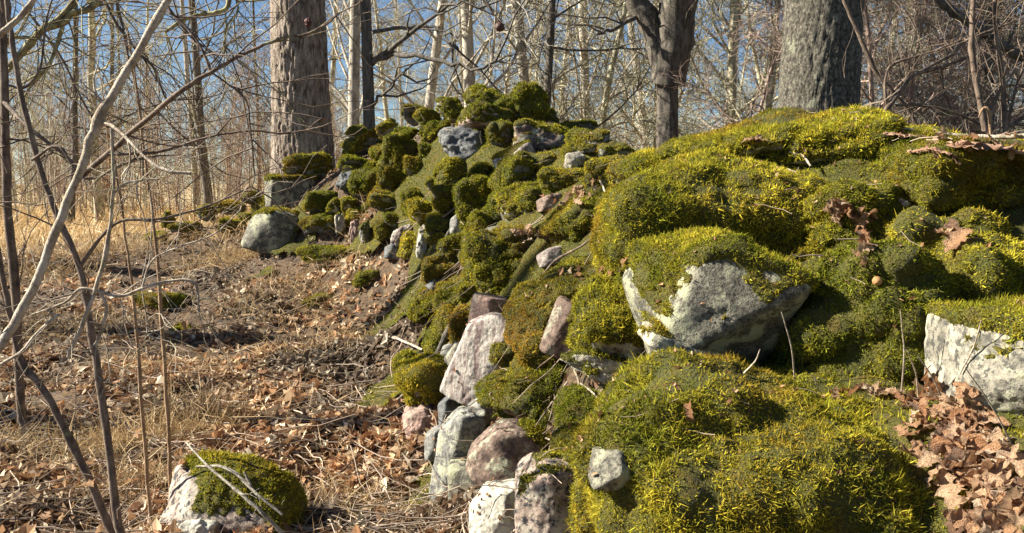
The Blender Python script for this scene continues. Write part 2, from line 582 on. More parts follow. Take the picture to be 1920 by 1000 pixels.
def rock(px, py, w, h, cover, mat, label, tone='m', roll=0, seed=None, planes=None, p=9, depth=None, dy=None, mdir=(-0.15, -0.1, 1),
         thick=None, push=0.3, d=None, name=None, cat='stone', group=None, lump=1.0, dens=1.0):
    """one stone seen at photo position px,py, w x h photo pixels wide and high; cover = share of it under moss"""
    global STRAND_TOTAL
    seed = seed if seed is not None else int(px * 7 + py * 13)
    r = np.random.default_rng(seed)
    d = d or cast(px, py + 0.12 * h)
    if d > 2.6 and cover > 0.84:
        cover = cover * r.uniform(0.66, 0.9)
        roll = roll + r.uniform(-14, 14)
        p = 9
        push += 0.28
        if mat == 'grey' and r.random() < 0.4:
            mat = 'lichen'
    if d > 4 and cover > 0.8 and planes is None:
        w, h = w * 1.34, h * 1.24
    a = w * d / FPX / 2
    c = h * d / FPX / 2
    b = depth if depth is not None else min(max(a, c), 1.25 * min(a, c) + 0.02) * 1.05
    if d > 2.6 and cover > 0.55 and planes is None:
        b *= 1.3
    vd = norm(ray(px, py))
    ctr = P(px, py, d) + vd * (push * b) + np.array([0, dy or 0, 0])
    sub = 4 if max(w, h) < 45 else (5 if max(w, h) < 300 and not (d < 3.8 and cover < 0.5 and max(w, h) > 105) else 6)
    D, F = ico(sub)
    if planes is None:
        k = 10
        Nn = norm(r.normal(size=(k, 3)))
        Nn = np.vstack([Nn, [[1, 0, 0], [-1, 0, 0], [0, 0, 1], [0, 0, -1], [0, -1, 0], [0, 1, 0]]])
        hh = np.concatenate([r.uniform(0.60, 0.98, k), np.full(6, 0.97)])
        Nn = norm(Nn + r.normal(size=Nn.shape) * 0.12)
    else:
        pl = np.array(planes, float)
        Nn, hh = norm(pl[:, :3]), pl[:, 3]
    proj = np.maximum(D @ Nn.T, 0) / hh
    rad = (proj ** p).sum(1) ** (-1.0 / p)
    U = D * rad[:, None]
    nk = 0.12 if planes is None else 0.028
    U = U + D * (nk * fbm(D * 2.2 + seed % 50, 3, 3) + 0.2 * nk * fbm(D * 9 + seed % 50, 4, 2))[:, None]
    U = U / np.array([np.abs(U[:, 0]).max(), 1, np.abs(U[:, 2]).max()])
    V = U * np.array([a, b, c])
    th = math.radians(roll)
    R = np.array([[math.cos(th), 0, math.sin(th)], [0, 1, 0], [-math.sin(th), 0, math.cos(th)]])
    V = V @ R.T
    Nv = vert_normals(V, F)
    size = min(a, b, c)
    if cover > 0.8:
        V = V + Nv * ((0.028 if d < 2.6 else 0.14 * size) * fbm((V + ctr) * (5.5 if d < 2.6 else 9), 16, 3))[:, None]
        Nv = vert_normals(V, F)
    V = V + Nv * (min(0.012, size * 0.08) * (1 if planes is None else 0.22) * fbm((V + ctr) * 22, 6, 3))[:, None]
    if sub == 6 and cover < 0.5:
        qq = ((V + ctr) @ norm(r.normal(size=(3, 3)))) * np.array([9, 9, 16])
        crack = np.clip(1 - np.abs(fbm(qq * 0.8, 23, 3)) * 26, 0, 1) * sstep(0.0, 0.3, vnoise((V + ctr) * 7, 8))
        V = V - Nv * (0.004 * crack)[:, None] + Nv * (0.0016 * fbm((V + ctr) * 75, 29, 2))[:, None]
    base = np.array([ctr[0], ctr[1], ctr[2] - c])
    off = ctr - base
    nm = name or ('mossy_stone' if cover > 0.15 else 'bare_stone')
    if cover <= 0:
        SOLID.append((V + ctr, F))
        return link(nm, make_mesh(nm, V + off, F, [ROCK[mat]], True), None, base, None, label, cat, group)
    root = thing(nm, base, label, cat, group)
    # moss cushion
    SOLID.append((V + ctr, F))
    md = norm(np.array(mdir, float))
    thr = 1 - 2 * cover
    Wp = V + ctr
    msk = Nv @ md + (0.5 if cover > 0.6 else 0.28) * fbm(Wp * (5.0 if size > 0.1 else 9.0), 11, 3) - thr
    T = thick if thick is not None else min(0.024, max(0.008, size * 0.14))
    t = T * (sstep(-0.05, 0.4, msk) * (1 + 0.6 * lump * fbm(Wp * 11, 15, 4)) - 0.25 * (msk < 0))
    Mv = V + norm(Nv + 0.35 * md) * t[:, None]
    bare = (msk[F] < 0.12).any(1)
    if bare.any():
        link('rock', make_mesh('rock', *pack(V + off, F[bare]), [ROCK[mat]], True), root)
    keep = (msk[F] > -0.06).any(1)
    F2 = F[keep]
    if len(F2) == 0:
        return root
    SOLID.append((Mv + ctr, F2))
    mo = link('moss_cushion', make_mesh('moss_cushion', *pack(Mv + off, F2), [MOSSB], True), root)
    # strands
    A, B, C_ = Mv[F2[:, 0]], Mv[F2[:, 1]], Mv[F2[:, 2]]
    fn = np.cross(B - A, C_ - A)
    ar = np.linalg.norm(fn, axis=1) / 2
    fn = norm(fn)
    toC = norm(np.array([0, 0, CAMZ]) - ((A + B + C_) / 3 + ctr))
    fc = (fn * toC).sum(1)
    wgt = ar * np.where(fc > -0.15, 1.0, 0.15) * sstep(-0.05, 0.15, msk[F2].mean(1))
    pxm = d / 852.0
    bw, bl = blade(d)
    n = int(wgt.sum() * 2.2 * dens / (bw * bl * 0.5))
    n = min(n, 90000)
    if n < 5:
        return root
    tri = r.choice(len(F2), n, p=wgt / wgt.sum())
    u, v = r.random(n), r.random(n)
    fl = u + v > 1
    u[fl], v[fl] = 1 - u[fl], 1 - v[fl]
    Pt = A[tri] * (1 - u - v)[:, None] + B[tri] * u[:, None] + C_[tri] * v[:, None] + ctr
    GROW.append((root, base, Pt, fn[tri], d, tone, r))
    return root



def grow_moss():
    """put the strands on the cushions; what lies pressed between stones grows none"""
    from mathutils.bvhtree import BVHTree
    vs, fs, b = [], [], 0
    for V, F in SOLID:
        vs.append(V); fs.append(F + b); b += len(V)
    bvh = BVHTree.FromPolygons(np.concatenate(vs).tolist(), np.concatenate(fs).tolist(), all_triangles=True)
    eyes = [Vector((0, 0, CAMZ)), Vector((-0.7, 0, CAMZ)), Vector((0.6, 0, CAMZ + 0.2))]
    total = 0
    for root, base, Pt, fnn, d, tone, r in GROW:
        bald = fbm(Pt * 9 + 70, 91, 4) > 0.52
        thin = ~(bald & (r.random(len(Pt)) < 0.85))
        Pt, fnn = Pt[thin], fnn[thin]
        Q = (Pt + fnn * 0.012).tolist()
        keep = np.zeros(len(Pt), bool)
        for i, q in enumerate(Q):
            q = Vector(q)
            for e in eyes:
                dv = q - e
                L = dv.length
                dv /= L
                if bvh.ray_cast(e, dv, L - 0.022)[0] is None:
                    keep[i] = True
                    break
        Pt, fnn = Pt[keep], fnn[keep]
        n = len(Pt)
        if n < 3:
            continue
        total += n
        pxm = d / 852.0
        bw, bl = blade(d)
        Dr = norm(fnn * 0.6 + np.array([0, 0, 0.12]) + r.normal(size=(n, 3)) * 0.85)
        tint = moss_tint(Pt, TONES[tone], r)
        cl = fbm(Pt * 38, 3, 2)
        sp = sstep(-0.25, 0.35, fbm(Pt * 6.5 + 9, 83, 3))       # a longer-fronded species grows in patches
        L = bl * r.uniform(0.5, 1.15, n) * (0.85 + 0.45 * cl) * (0.8 + 0.4 * sp)
        Wd = bw * r.uniform(0.7, 1.25, n)
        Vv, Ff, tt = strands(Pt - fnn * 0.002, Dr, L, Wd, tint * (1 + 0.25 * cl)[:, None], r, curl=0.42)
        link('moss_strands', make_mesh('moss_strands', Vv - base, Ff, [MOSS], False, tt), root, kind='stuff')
    print('strands', total)


BOX = lambda k=0.95: [(1, 0, 0, k), (-1, 0, 0, k), (0, 1, 0, k), (0, -1, 0, k), (0, 0, 1, k), (0, 0, -1, k)]
# ---- the near end of the pile, right
rock(1445, 905, 690, 330, 0.98, 'grey', 'broad moss-covered slab filling the bottom foreground right of the cracked grey stones', 'y', roll=5, depth=0.24, push=0.25,
     planes=BOX(0.98) + [(-0.12, -0.72, 0.68, 0.60), (0.0, -1, 0.1, 0.66), (-0.8, -0.1, 0.65, 1.0), (0.55, -0.05, 0.8, 0.90), (0.8, -0.2, 0.55, 0.88), (0.7, -0.8, 0.1, 0.86), (-0.8, -0.7, 0, 0.95), (0, -.7, -.8, .85)], p=16,
     mdir=(-0.15, -0.5, 1), thick=0.026, seed=5, lump=1.3)
rock(1140, 935, 110, 240, 0.75, 'brown', 'tall rusty-mossed stone edge left of the small cave in the near slab', 'r', depth=0.09, mdir=(-0.5, -0.8, 0.3), thick=0.025, push=0.2)
rock(1155, 874, 96, 84, 0.0, 'lichen', 'small pale angular block poking out of the moss above the little cave', planes=BOX() + [(-.7, -.6, .4, .7), (.5, -.7, .6, .75), (.3, -.9, -.4, .8), (-.5, 0, .8, .8)], p=14, depth=0.07, push=0, d=1.56, roll=14)
rock(1345, 598, 345, 280, 0.50, 'lichen', 'big speckled grey boulder with pale left facet under a thick moss roof', 'm', depth=0.20, roll=20, push=-0.35,
     planes=[(-0.95, -0.45, 0.15, 0.86), (-0.24, -1, 0.05, 0.66), (0.45, -0.8, -0.55, 0.52), (0.1, 0, 1, 0.9), (0, 0, -1, 0.95), (1, -0.1, 0, 0.9), (0, 1, 0, 0.9), (-0.8, -0.2, -0.75, 0.82), (-0.6, -.1, 0.9, .95)],
     p=26, seed=21, mdir=(0.35, 0.25, 1))
rock(1375, 418, 480, 225, 0.95, 'lichen', 'thick moss-roofed capstone lying over the big speckled boulder', 'y', depth=0.27, roll=7, mdir=(0, -0.5, 1), push=0.22, seed=8, planes=BOX() + [(0, -.8, .6, .75), (-.8, 0, .7, .9), (.7, 0, .7, .9), (0, -1, -.4, .7)])
rock(1325, 668, 260, 46, 0.12, 'pale', 'thin pale slab wedged beneath the big speckled boulder', 'm', roll=24, depth=0.10, planes=BOX() + [(0, -.7, .8, .9)], p=12, push=-0.2)
rock(1650, 610, 360, 300, 0.97, 'grey', 'dark green mossy boulder right of the big speckled boulder', 'g', depth=0.22, mdir=(0, -0.6, 1), thick=0.024, push=0.5)
rock(1580, 450, 330, 190, 0.97, 'grey', 'mossy stone left of the gully of dry leaves in the upper right', 'm', depth=0.22, mdir=(0, -0.6, 1), push=0.5)
rock(1760, 480, 270, 170, 0.93, 'brown', 'mossy stone right of the gully of dry leaves with oak leaf on top', 'r', depth=0.2, mdir=(0, -0.5, 1), push=0.5)
rock(1865, 530, 230, 170, 0.95, 'grey', 'yellow-green mossy stone at the right edge above the pale lichened block', 'y', depth=0.2, mdir=(-.2, -0.5, 1), push=0.45)
rock(1890, 690, 215, 205, 0.34, 'mottled', 'pale lichen-spotted block with yellow moss cap at the right edge', 'y', depth=0.15, mdir=(0, 0.1, 1), planes=BOX() + [(-.8, -.6, .3, .9), (-.5, -.7, -.5, .95)], p=12, push=0.0)
rock(1440, 290, 480, 120, 0.97, 'grey', 'bright mossy mound on the skyline in front of the smooth grey trunk', 'y', depth=0.38, mdir=(0, -0.5, 1), thick=0.024, push=0.55, seed=3)
rock(1250, 330, 220, 110, 0.95, 'grey', 'yellow moss hump left of the skyline mound above the white pebble', 'y', depth=0.25, mdir=(-.1, -0.5, 1), push=0.5)
rock(1640, 300, 300, 110, 0.95, 'grey', 'mossy skyline stone right of the small pine cone shadow', 'm', depth=0.3, mdir=(0, -0.5, 1), push=0.5)
rock(1800, 345, 320, 130, 0.95, 'brown', 'mossy skyline stone below the rotting bark at the right edge', 'r', depth=0.25, mdir=(0, -0.5, 1), push=0.5)
rock(1940, 370, 170, 130, 0.95, 'grey', 'dark mossy stone cut by the right edge below the skyline', 'g', depth=0.22, mdir=(0, -0.5, 1), push=0.5)
rock(1292, 322, 90, 36, 0.0, 'white', 'white stone tip showing between the mound and the moss roof', push=-1.2, roll=-18, depth=0.06)
rock(1672, 382, 62, 40, 0.0, 'pink', 'small rounded pinkish stone beside the gully of dry leaves', push=-1.4, depth=0.05)
# ---- middle front
rock(1150, 620, 190, 140, 0.62, 'pale', 'bright tufted moss stone with pale crumbling underside left of the big boulder', 'y', roll=10, mdir=(0.1, -0.2, 1), thick=0.04, push=0.2)
rock(1130, 690, 170, 60, 0.15, 'pale', 'cream lichened ledge below the bright tufted moss stone', 'm', roll=12, push=-0.3)
rock(1075, 540, 210, 100, 0.93, 'violet', 'orange-green moss stone arching left of the pale facet', 'r', roll=-18, mdir=(-.2, -0.4, 1), push=0.35)
rock(1030, 610, 170, 140, 0.80, 'violet', 'rusty mossed stone with a bare lilac right flank', 'r', roll=-20, mdir=(-.6, -0.3, .8), push=0.3)
rock(1060, 618, 70, 110, 0.0, 'brown', 'narrow lilac rock face left of the bright tufted moss', roll=22, push=-0.3, depth=0.07, planes=BOX() + [(-.8, -.6, .2, .9)], p=12)
rock(945, 512, 170, 130, 0.93, 'pink', 'large dark green moss cushion above the pink granite patch', 'g', mdir=(-.1, -0.4, 1), push=0.35)
rock(915, 588, 70, 68, 0.0, 'pink', 'pink coarse granite chunk under the large dark green cushion', push=-0.4, roll=10, planes=BOX() + [(-.6, -.8, 0, .8), (.6, -.8, .2, .9)], p=12)
rock(910, 675, 118, 185, 0.0, 'striped', 'tilted lilac and white striped slab standing in the pile face', roll=24, depth=0.09, planes=BOX(0.92) + [(-.55, -.85, .1, .7), (.75, -.7, 0, .9), (-.6, 0, .9, .95)], p=20, push=-0.2, seed=14)
rock(862, 680, 60, 56, 0.0, 'pale', 'small pale wedge left of the striped slab', push=-0.2, roll=35, planes=BOX() + [(-.5, -.6, -.5, .7)], p=12)
rock(1010, 745, 230, 130, 0.93, 'brown', 'dark mossy capstone left of the branching twig hollow', 'd', roll=4, mdir=(0, -0.45, 1), push=0.35, thick=0.028)
rock(955, 848, 160, 145, 0.12, 'brown', 'brown lichened boulder crossed by a twig shadow below the dark capstone', 'm', roll=0, push=0, dy=-0.12, depth=0.12, mdir=(.9, 0, .5), seed=77, planes=BOX(0.95) + [(-.6, -.8, .1, .8), (.3, -.9, .3, .8), (-.6, -.2, -.8, .8), (-.7, 0, .7, .85), (.7, 0, .7, .9)], p=12)
rock(1075, 830, 90, 80, 0.80, 'brown', 'rusty dark stone hung with moss under the dark capstone', 'r', push=0.2, mdir=(.4, -0.5, .8))
rock(858, 855, 88, 185, 0.0, 'grey', 'tall cracked grey stone standing at the left foot of the pile', roll=10, depth=0.10, planes=BOX(0.92) + [(-.7, -.7, .1, .8), (.5, -.8, .1, .86), (-.6, 0, .8, .9)], p=18, push=0.0, seed=4)
rock(878, 915, 80, 90, 0.0, 'lichen', 'yellowish lichened block right beside the tall cracked grey stone', push=-0.2, planes=BOX(0.95) + [(-.4, -.9, .1, .84)], p=16)
rock(932, 968, 112, 110, 0.0, 'white', 'bright white angular stone at the bottom edge of the pile', roll=-8, push=-0.1, planes=BOX(0.92) + [(-.45, -.75, .45, .74), (.7, -.6, .2, .9), (-.8, 0, .7, .85)], p=22, seed=31)
rock(1030, 938, 134, 156, 0.04, 'speck', 'black and pink speckled granite boulder at the bottom edge', push=-0.3, depth=0.10, planes=BOX(0.9) + [(-.5, -.9, .1, .82), (.6, -.8, .2, .86), (-.7, -.2, .7, .86), (.5, 0, .9, .95)], p=14, seed=9)
rock(1085, 790, 90, 100, 0.85, 'grey', 'shaded moss stone in the hollow left of the near slab', 'd', push=1.0)
rock(820, 735, 125, 140, 0.92, 'grey', 'shaggy yellow moss hummock at the left foot of the pile', 'gold', roll=-15, mdir=(-.3, -0.6, .8), thick=0.03, push=0.3, dens=1.3)
rock(795, 800, 90, 80, 0.0, 'pink', 'grey-pink stone partly buried under the shaggy yellow hummock', push=0.1)
rock(772, 690, 76, 74, 0.93, 'grey', 'small green moss stone at the toe above the yellow hummock', 'm', push=0.3)
rock(838, 625, 62, 95, 0.92, 'grey', 'upright moss stone behind the dark leaning stick', 'm', roll=18, push=0.3, mdir=(-.4, -0.5, .8))
rock(876, 622, 56, 90, 0.92, 'grey', 'narrow moss stone between the dark stick and the pink chunk', 'r', roll=15, push=0.3, mdir=(-.4, -0.5, .8))
rock(800, 580, 62, 80, 0.93, 'slate', 'dark green moss stone at the left toe by the shaded litter', 'd', roll=12, push=0.3, mdir=(-.4, -0.4, .8))
rock(835, 505, 75, 66, 0.93, 'slate', 'round moss stone left of the large dark green cushion', 'g', push=0.3, mdir=(-.3, -0.4, .9))
rock(850, 560, 70, 60, 0.93, 'grey', 'moss stone tucked under the round one at the left flank', 'm', push=0.3)
rock(893, 482, 26, 56, 0.0, 'pale', 'thin pale stone edge at the left of the large dark green cushion', roll=20, push=-0.6, depth=0.06)
rock(985, 455, 120, 60, 0.9, 'brown', 'mossy stone under the leaf pocket in the middle of the pile', 'm', roll=-12, push=0.3)
rock(1075, 430, 170, 100, 0.93, 'brown', 'rusty moss stone carrying the long pale twig', 'r', roll=-8, push=0.4, mdir=(0, -0.4, 1))
rock(1180, 480, 130, 100, 0.93, 'brown', 'dark moss shoulder above the pale facet', 'm', roll=-10, push=0.4, mdir=(0, -0.4, 1))
rock(1165, 390, 150, 80, 0.93, 'grey', 'moss stone left of the thick moss roof', 'm', roll=-8, push=0.4, mdir=(0, -0.4, 1))
rock(988, 385, 120, 90, 0.93, 'grey', 'bright green moss ridge stone left of the leaf pocket', 'm', roll=-32, push=0.35, mdir=(-.1, -0.4, 1))
rock(1060, 340, 130, 52, 0.93, 'grey', 'yellow-green moss stone above the leaf pocket', 'y', roll=-6, push=0.4, mdir=(0, -0.4, 1))
rock(1155, 330, 130, 66, 0.93, 'grey', 'golden moss stone left of the yellow hump', 'y', push=0.4, mdir=(0, -0.4, 1))
for a_ in [(1075, 880, 70, 70, 0.3, 'brown', 'small dark stone between the speckled granite and the near slab', 'd'),
           (905, 770, 60, 46, 0.0, 'grey', 'small angular grey stone over the tall cracked one', 'm'),
           (842, 770, 44, 56, 0.0, 'slate', 'dark narrow stone behind the tall cracked grey one', 'm'),
           (820, 830, 50, 60, 0.0, 'grey', 'low grey stone at the foot left of the tall cracked one', 'm'),
           (895, 940, 56, 60, 0.0, 'lichen', 'wedge stone between the yellowish block and the white one', 'm'),
           (985, 870, 60, 50, 0.4, 'grey', 'green-rimmed stone above the speckled granite', 'g'),
           (955, 620, 50, 60, 0.3, 'slate', 'dark stone in the gap right of the pink chunk', 'd'),
           (990, 560, 60, 50, 0.4, 'lichen', 'half-bare stone between the large dark cushion and the rusty one', 'g'),
           (1120, 660, 80, 44, 0.0, 'pale', 'crumbling cream stone under the bright tufted moss', 'm'),
           (845, 665, 40, 44, 0.0, 'grey', 'small grey stone at the foot of the dark leaning stick', 'm'),
           (930, 440, 46, 34, 0.0, 'lichen', 'bare lichened stone between the centre flank cushions', 'm'),
           (860, 420, 34, 40, 0.0, 'grey', 'bare grey stone next to the lower thin stick', 'm'),
           (740, 470, 40, 30, 0.0, 'slate', 'dark bare stone at the very foot of the left flank', 'm'),
           (815, 540, 36, 40, 0.0, 'slate', 'dark bare stone at the toe under the round moss stone', 'm'),
           (1030, 380, 50, 30, 0.0, 'brown', 'brown bare stone rimming the leaf pocket', 'm'),
           (1035, 480, 60, 30, 0.0, 'violet', 'violet bare stone rimming the long grey twig', 'm')]:
    rock(*a_, push=0.05, planes=BOX(0.93) + [(-.7, -.6, .3, .85), (.6, -.7, .4, .85), (-.5, 0, .8, .85)], p=14, roll=(a_[0] * 7 % 40) - 20)
# ---- flank of the pile, centre
rock(902, 430, 66, 64, 0.92, 'grey', 'rounded moss stone with a grey foot in the centre flank', 'm', roll=-25, push=0.25)
rock(896, 382, 62, 72, 0.93, 'slate', 'dark moss stone above the rounded one in the centre flank', 'd', roll=-15, push=0.3)
rock(965, 338, 72, 100, 0.93, 'slate', 'long dark moss stone slanting down-left from the violet rock', 'g', roll=38, push=0.3)
rock(843, 377, 64, 54, 0.75, 'pale', 'moss-topped stone with pale left end beside two thin sticks', 'g', mdir=(.4, -.2, .9), push=0.1)
rock(798, 400, 42, 44, 0.93, 'pale', 'small yellow moss ball above the pale pebbles', 'gold', push=0.1)
rock(793, 435, 26, 28, 0.0, 'pale', 'pale pebble just under the small yellow moss ball', push=0)
rock(790, 463, 27, 46, 0.0, 'white', 'pale upright stone between two yellow moss tufts', push=0)
rock(817, 453, 34, 32, 0.9, 'grey', 'moss knob right of the pale upright stone', 'm', push=0.1)
rock(767, 468, 36, 62, 0.93, 'grey', 'yellow-brown moss column left of the pale upright stone', 'gold', push=0.1, mdir=(-.4, -.5, .7))
rock(905, 322, 50, 34, 0.9, 'grey', 'low moss stone right under the dark slate dome', 'm', push=0.2)
rock(850, 330, 78, 58, 0.93, 'grey', 'moss stone below and left of the dark slate dome', 'm', push=0.2)
rock(900, 348, 34, 20, 0.0, 'pale', 'flat pale chip between moss stones under the slate dome', push=-0.2)
rock(967, 304, 82, 50, 0.2, 'violet', 'violet-grey slanting rock right of the slate dome', 'm', roll=-24, push=0.1, planes=BOX() + [(-.5, -.7, .5, .85)], p=12)
rock(1010, 262, 125, 66, 0.35, 'brown', 'dark purple-brown ridge rock with twigs behind the violet rock', 'g', push=0.2, roll=4, mdir=(-.3, .2, 1))
rock(1078, 302, 42, 34, 0.0, 'pale', 'small cream and rust stone on the ridge before the grey capped one', push=0)
rock(1102, 272, 90, 54, 0.5, 'grey', 'grey rock wearing a green moss cap on the ridge', 'm', push=0.1, mdir=(-.2, .1, 1))
rock(1145, 290, 84, 52, 0.93, 'grey', 'soft green moss stone right of the grey capped rock', 'm', push=0.2)
rock(1080, 240, 76, 30, 0.93, 'slate', 'flat dark moss stone on the skyline right of the summit', 'd', push=0.2)
rock(1042, 250, 46, 30, 0.93, 'grey', 'small moss stone before the flat dark skyline one', 'm', push=0.1)
rock(1028, 221, 38, 34, 0.5, 'brown', 'small brown stone just right of the summit dome', 'g', push=0.2)
# ---- summit
rock(869, 274, 96, 72, 0.06, 'slate', 'bare dark slate dome below the summit', 'd', push=0.1, planes=None, p=7, mdir=(0, .6, 1))
rock(903, 226, 112, 60, 0.6, 'pink', 'moss-capped boulder with a bare pink patch above the slate dome', 'g', push=0.2, mdir=(.25, .1, .9))
rock(912, 186, 84, 44, 0.95, 'grey', 'topmost moss cushion of the pile', 'm', push=0.2)
rock(979, 208, 70, 62, 0.97, 'grey', 'plump dark moss dome right of the topmost cushion', 'g', push=0.2, mdir=(0, -.5, 1))
rock(843, 208, 52, 46, 0.8, 'pale', 'moss stone with pale left flank at the left of the summit', 'g', push=0.2, mdir=(.3, 0, 1))
rock(800, 224, 50, 34, 0.93, 'grey', 'little moss stone left of the summit', 'm', push=0.2)
rock(779, 216, 56, 42, 0.93, 'slate', 'dark mossy skyline stone at the pale birch foot', 'd', push=0.2)
rock(728, 241, 46, 24, 0.95, 'grey', 'sunlit yellow moss slope stone by the dark slim trunk', 'gold', roll=-30, push=0.2)
rock(668, 250, 36, 30, 0.85, 'white', 'yellow moss stone with white foot between the oak and the slim trunk', 'y', push=0.2)
# ---- flank, left of the summit; darker tones paint in its shade
rock(800, 288, 42, 34, 0.93, 'grey', 'moss stone just left of the slate dome top', 'g', push=0.2)
rock(778, 316, 40, 40, 0.93, 'grey', 'moss lobe left of the slate dome foot', 'm', push=0.2)
rock(752, 310, 50, 94, 0.95, 'grey', 'long drooping moss lobe in the left flank', 'm', push=0.2, roll=14)
rock(760, 262, 64, 42, 0.93, 'slate', 'dark moss stone above the drooping lobe', 'd', push=0.3)
rock(812, 250, 60, 40, 0.93, 'slate', 'dark moss stone between the summit and the slate dome', 'g', push=0.3)
rock(715, 288, 46, 38, 0.95, 'grey', 'rounded green moss stone left of the drooping lobe', 'm', push=0.2)
rock(678, 272, 100, 46, 0.95, 'slate', 'wide dark moss stone right of the oak foot', 'd', push=0.25, roll=-8)
rock(668, 310, 80, 36, 0.9, 'slate', 'overhanging moss ledge above the grey face right of the oak', 'd', push=0.2)
rock(654, 342, 50, 44, 0.05, 'slate', 'shaded grey stone face under the overhanging ledge', 'd', push=0)
rock(697, 350, 62, 54, 0.95, 'slate', 'dark round moss stone right of the shaded grey face', 'd', push=0.2)
rock(585, 318, 94, 52, 0.95, 'grey', 'moss dome sitting against the oak foot', 'g', push=0.2)
rock(548, 362, 104, 62, 0.46, 'lichen', 'squared block with bright white left face and moss top', 'g', push=0.1, depth=0.2, mdir=(0.1, 0.1, 1),
     planes=[(-.86, -.5, 0, .90), (.22, -.98, -.1, .60), (-1, .3, 0, .95), (1, -.1, 0, .9), (0, 0, 1, .9), (0, -.1, -1, .9), (0, 1, 0, .9)], p=30, seed=40)
rock(516, 434, 104, 84, 0.15, 'lichen', 'large rounded greyish boulder under the squared white-faced block', 'm', push=0.1, roll=14, planes=BOX() + [(-.6, -.7, .3, .9), (.6, -.6, .5, .85), (-.7, 0, .7, .9)], p=10)
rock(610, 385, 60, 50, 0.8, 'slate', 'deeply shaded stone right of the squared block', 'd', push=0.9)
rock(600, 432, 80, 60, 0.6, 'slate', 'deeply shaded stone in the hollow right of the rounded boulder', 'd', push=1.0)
rock(490, 388, 34, 42, 0.9, 'grey', 'yellow moss wedge left of the squared block', 'y', push=0.1)
rock(470, 372, 32, 24, 0.9, 'slate', 'small dark moss stone at the top of the tail wall', 'd', push=0.1)
rock(466, 415, 34, 30, 0.8, 'slate', 'shaded stone under the tail wall moss', 'g', push=0.1)
rock(424, 390, 68, 28, 0.92, 'grey', 'low yellow-mossed stone of the tail wall', 'y', push=0.1, roll=-6)
rock(386, 402, 36, 34, 0.5, 'grey', 'grey stone of the tail wall left of the yellow-mossed one', 'm', push=0.1)
rock(442, 425, 46, 30, 0.7, 'grey', 'leaf-strewn stone below the low yellow-mossed one', 'm', push=0.1)
rock(350, 432, 56, 28, 0.9, 'grey', 'flat mossy stone at the far left end of the tail wall', 'm', push=0.1)
rock(316, 412, 20, 34, 0.93, 'brown', 'small mossy stump-like stone left of the tail wall', 'y', push=0.1)
rock(295, 445, 50, 22, 0.7, 'grey', 'half-buried stone beyond the tail wall', 'm', push=0.1)
rock(727, 380, 66, 46, 0.95, 'grey', 'moss stone in the middle of the shaded left flank', 'm', push=0.2)
rock(776, 380, 48, 66, 0.95, 'slate', 'dark moss stone between the flank moss and the yellow ball', 'd', push=0.3)
rock(724, 432, 46, 36, 0.9, 'brown', 'brown moss stone above the violet leaning slab', 'r', push=0.15)
rock(752, 446, 34, 62, 0.0, 'violet', 'violet-grey leaning slab at the foot of the left flank', roll=28, push=0, depth=0.06)
rock(665, 436, 18, 52, 0.0, 'pink', 'thin upright pink stone in the dark left flank', push=0, depth=0.05)
rock(684, 440, 24, 52, 0.3, 'grey', 'slim grey stone right of the thin pink one', 'g', push=0.1)
rock(668, 412, 36, 36, 0.9, 'brown', 'brown-green moss knob above the thin pink stone', 'r', push=0.1)
rock(628, 384, 24, 34, 0.93, 'grey', 'small upright yellow-green moss stone in the left flank', 'm', push=0.1)
rock(657, 386, 26, 38, 0.8, 'pale', 'small pale-topped stone beside the upright moss stone', 'm', push=0.1)
rock(690, 395, 40, 34, 0.85, 'grey', 'moss stone right of the pale-topped small one', 'g', push=0.2)
rock(640, 420, 22, 46, 0.1, 'pale', 'narrow pale stone at the edge of the dark hollow', push=0.1, depth=0.06)
rock(735, 410, 40, 26, 0.9, 'grey', 'flat moss stone over the violet slab', 'g', push=0.2)
rock(700, 318, 40, 30, 0.93, 'grey', 'small moss stone above the dark round one', 'g', push=0.2)
rock(735, 345, 40, 40, 0.93, 'grey', 'moss stone under the drooping lobe', 'm', push=0.25)
rock(815, 348, 40, 34, 0.93, 'grey', 'moss stone between the yellow ball and the slate dome', 'm', push=0.25)
rock(830, 425, 60, 46, 0.93, 'slate', 'dark moss stone between the two thin sticks', 'd', push=0.35)
rock(855, 465, 66, 50, 0.93, 'slate', 'dark moss stone right of the moss knob', 'g', push=0.35)
rock(1010, 305, 60, 34, 0.9, 'grey', 'green moss stone between the violet rock and cream stone', 'm', push=0.25)
rock(940, 385, 50, 60, 0.93, 'slate', 'dark moss stone under the long slanting one', 'g', roll=-20, push=0.4)
rock(935, 260, 50, 60, 0.9, 'slate', 'shaded moss stone between slate dome and ridge rock', 'd', push=0.5)
rock(880, 545, 60, 40, 0.9, 'grey', 'moss stone under the left edge of the large cushion', 'm', push=0.3)
rock(965, 655, 90, 90, 0.9, 'grey', 'shaded moss stone right of the striped slab', 'g', push=0.7)
rock(1000, 690, 100, 60, 0.93, 'grey', 'green moss stone above the dark mossy capstone', 'm', push=0.4)
rock(1200, 560, 120, 120, 0.7, 'slate', 'shaded stone behind the pale facet hollow', 'd', push=1.0)
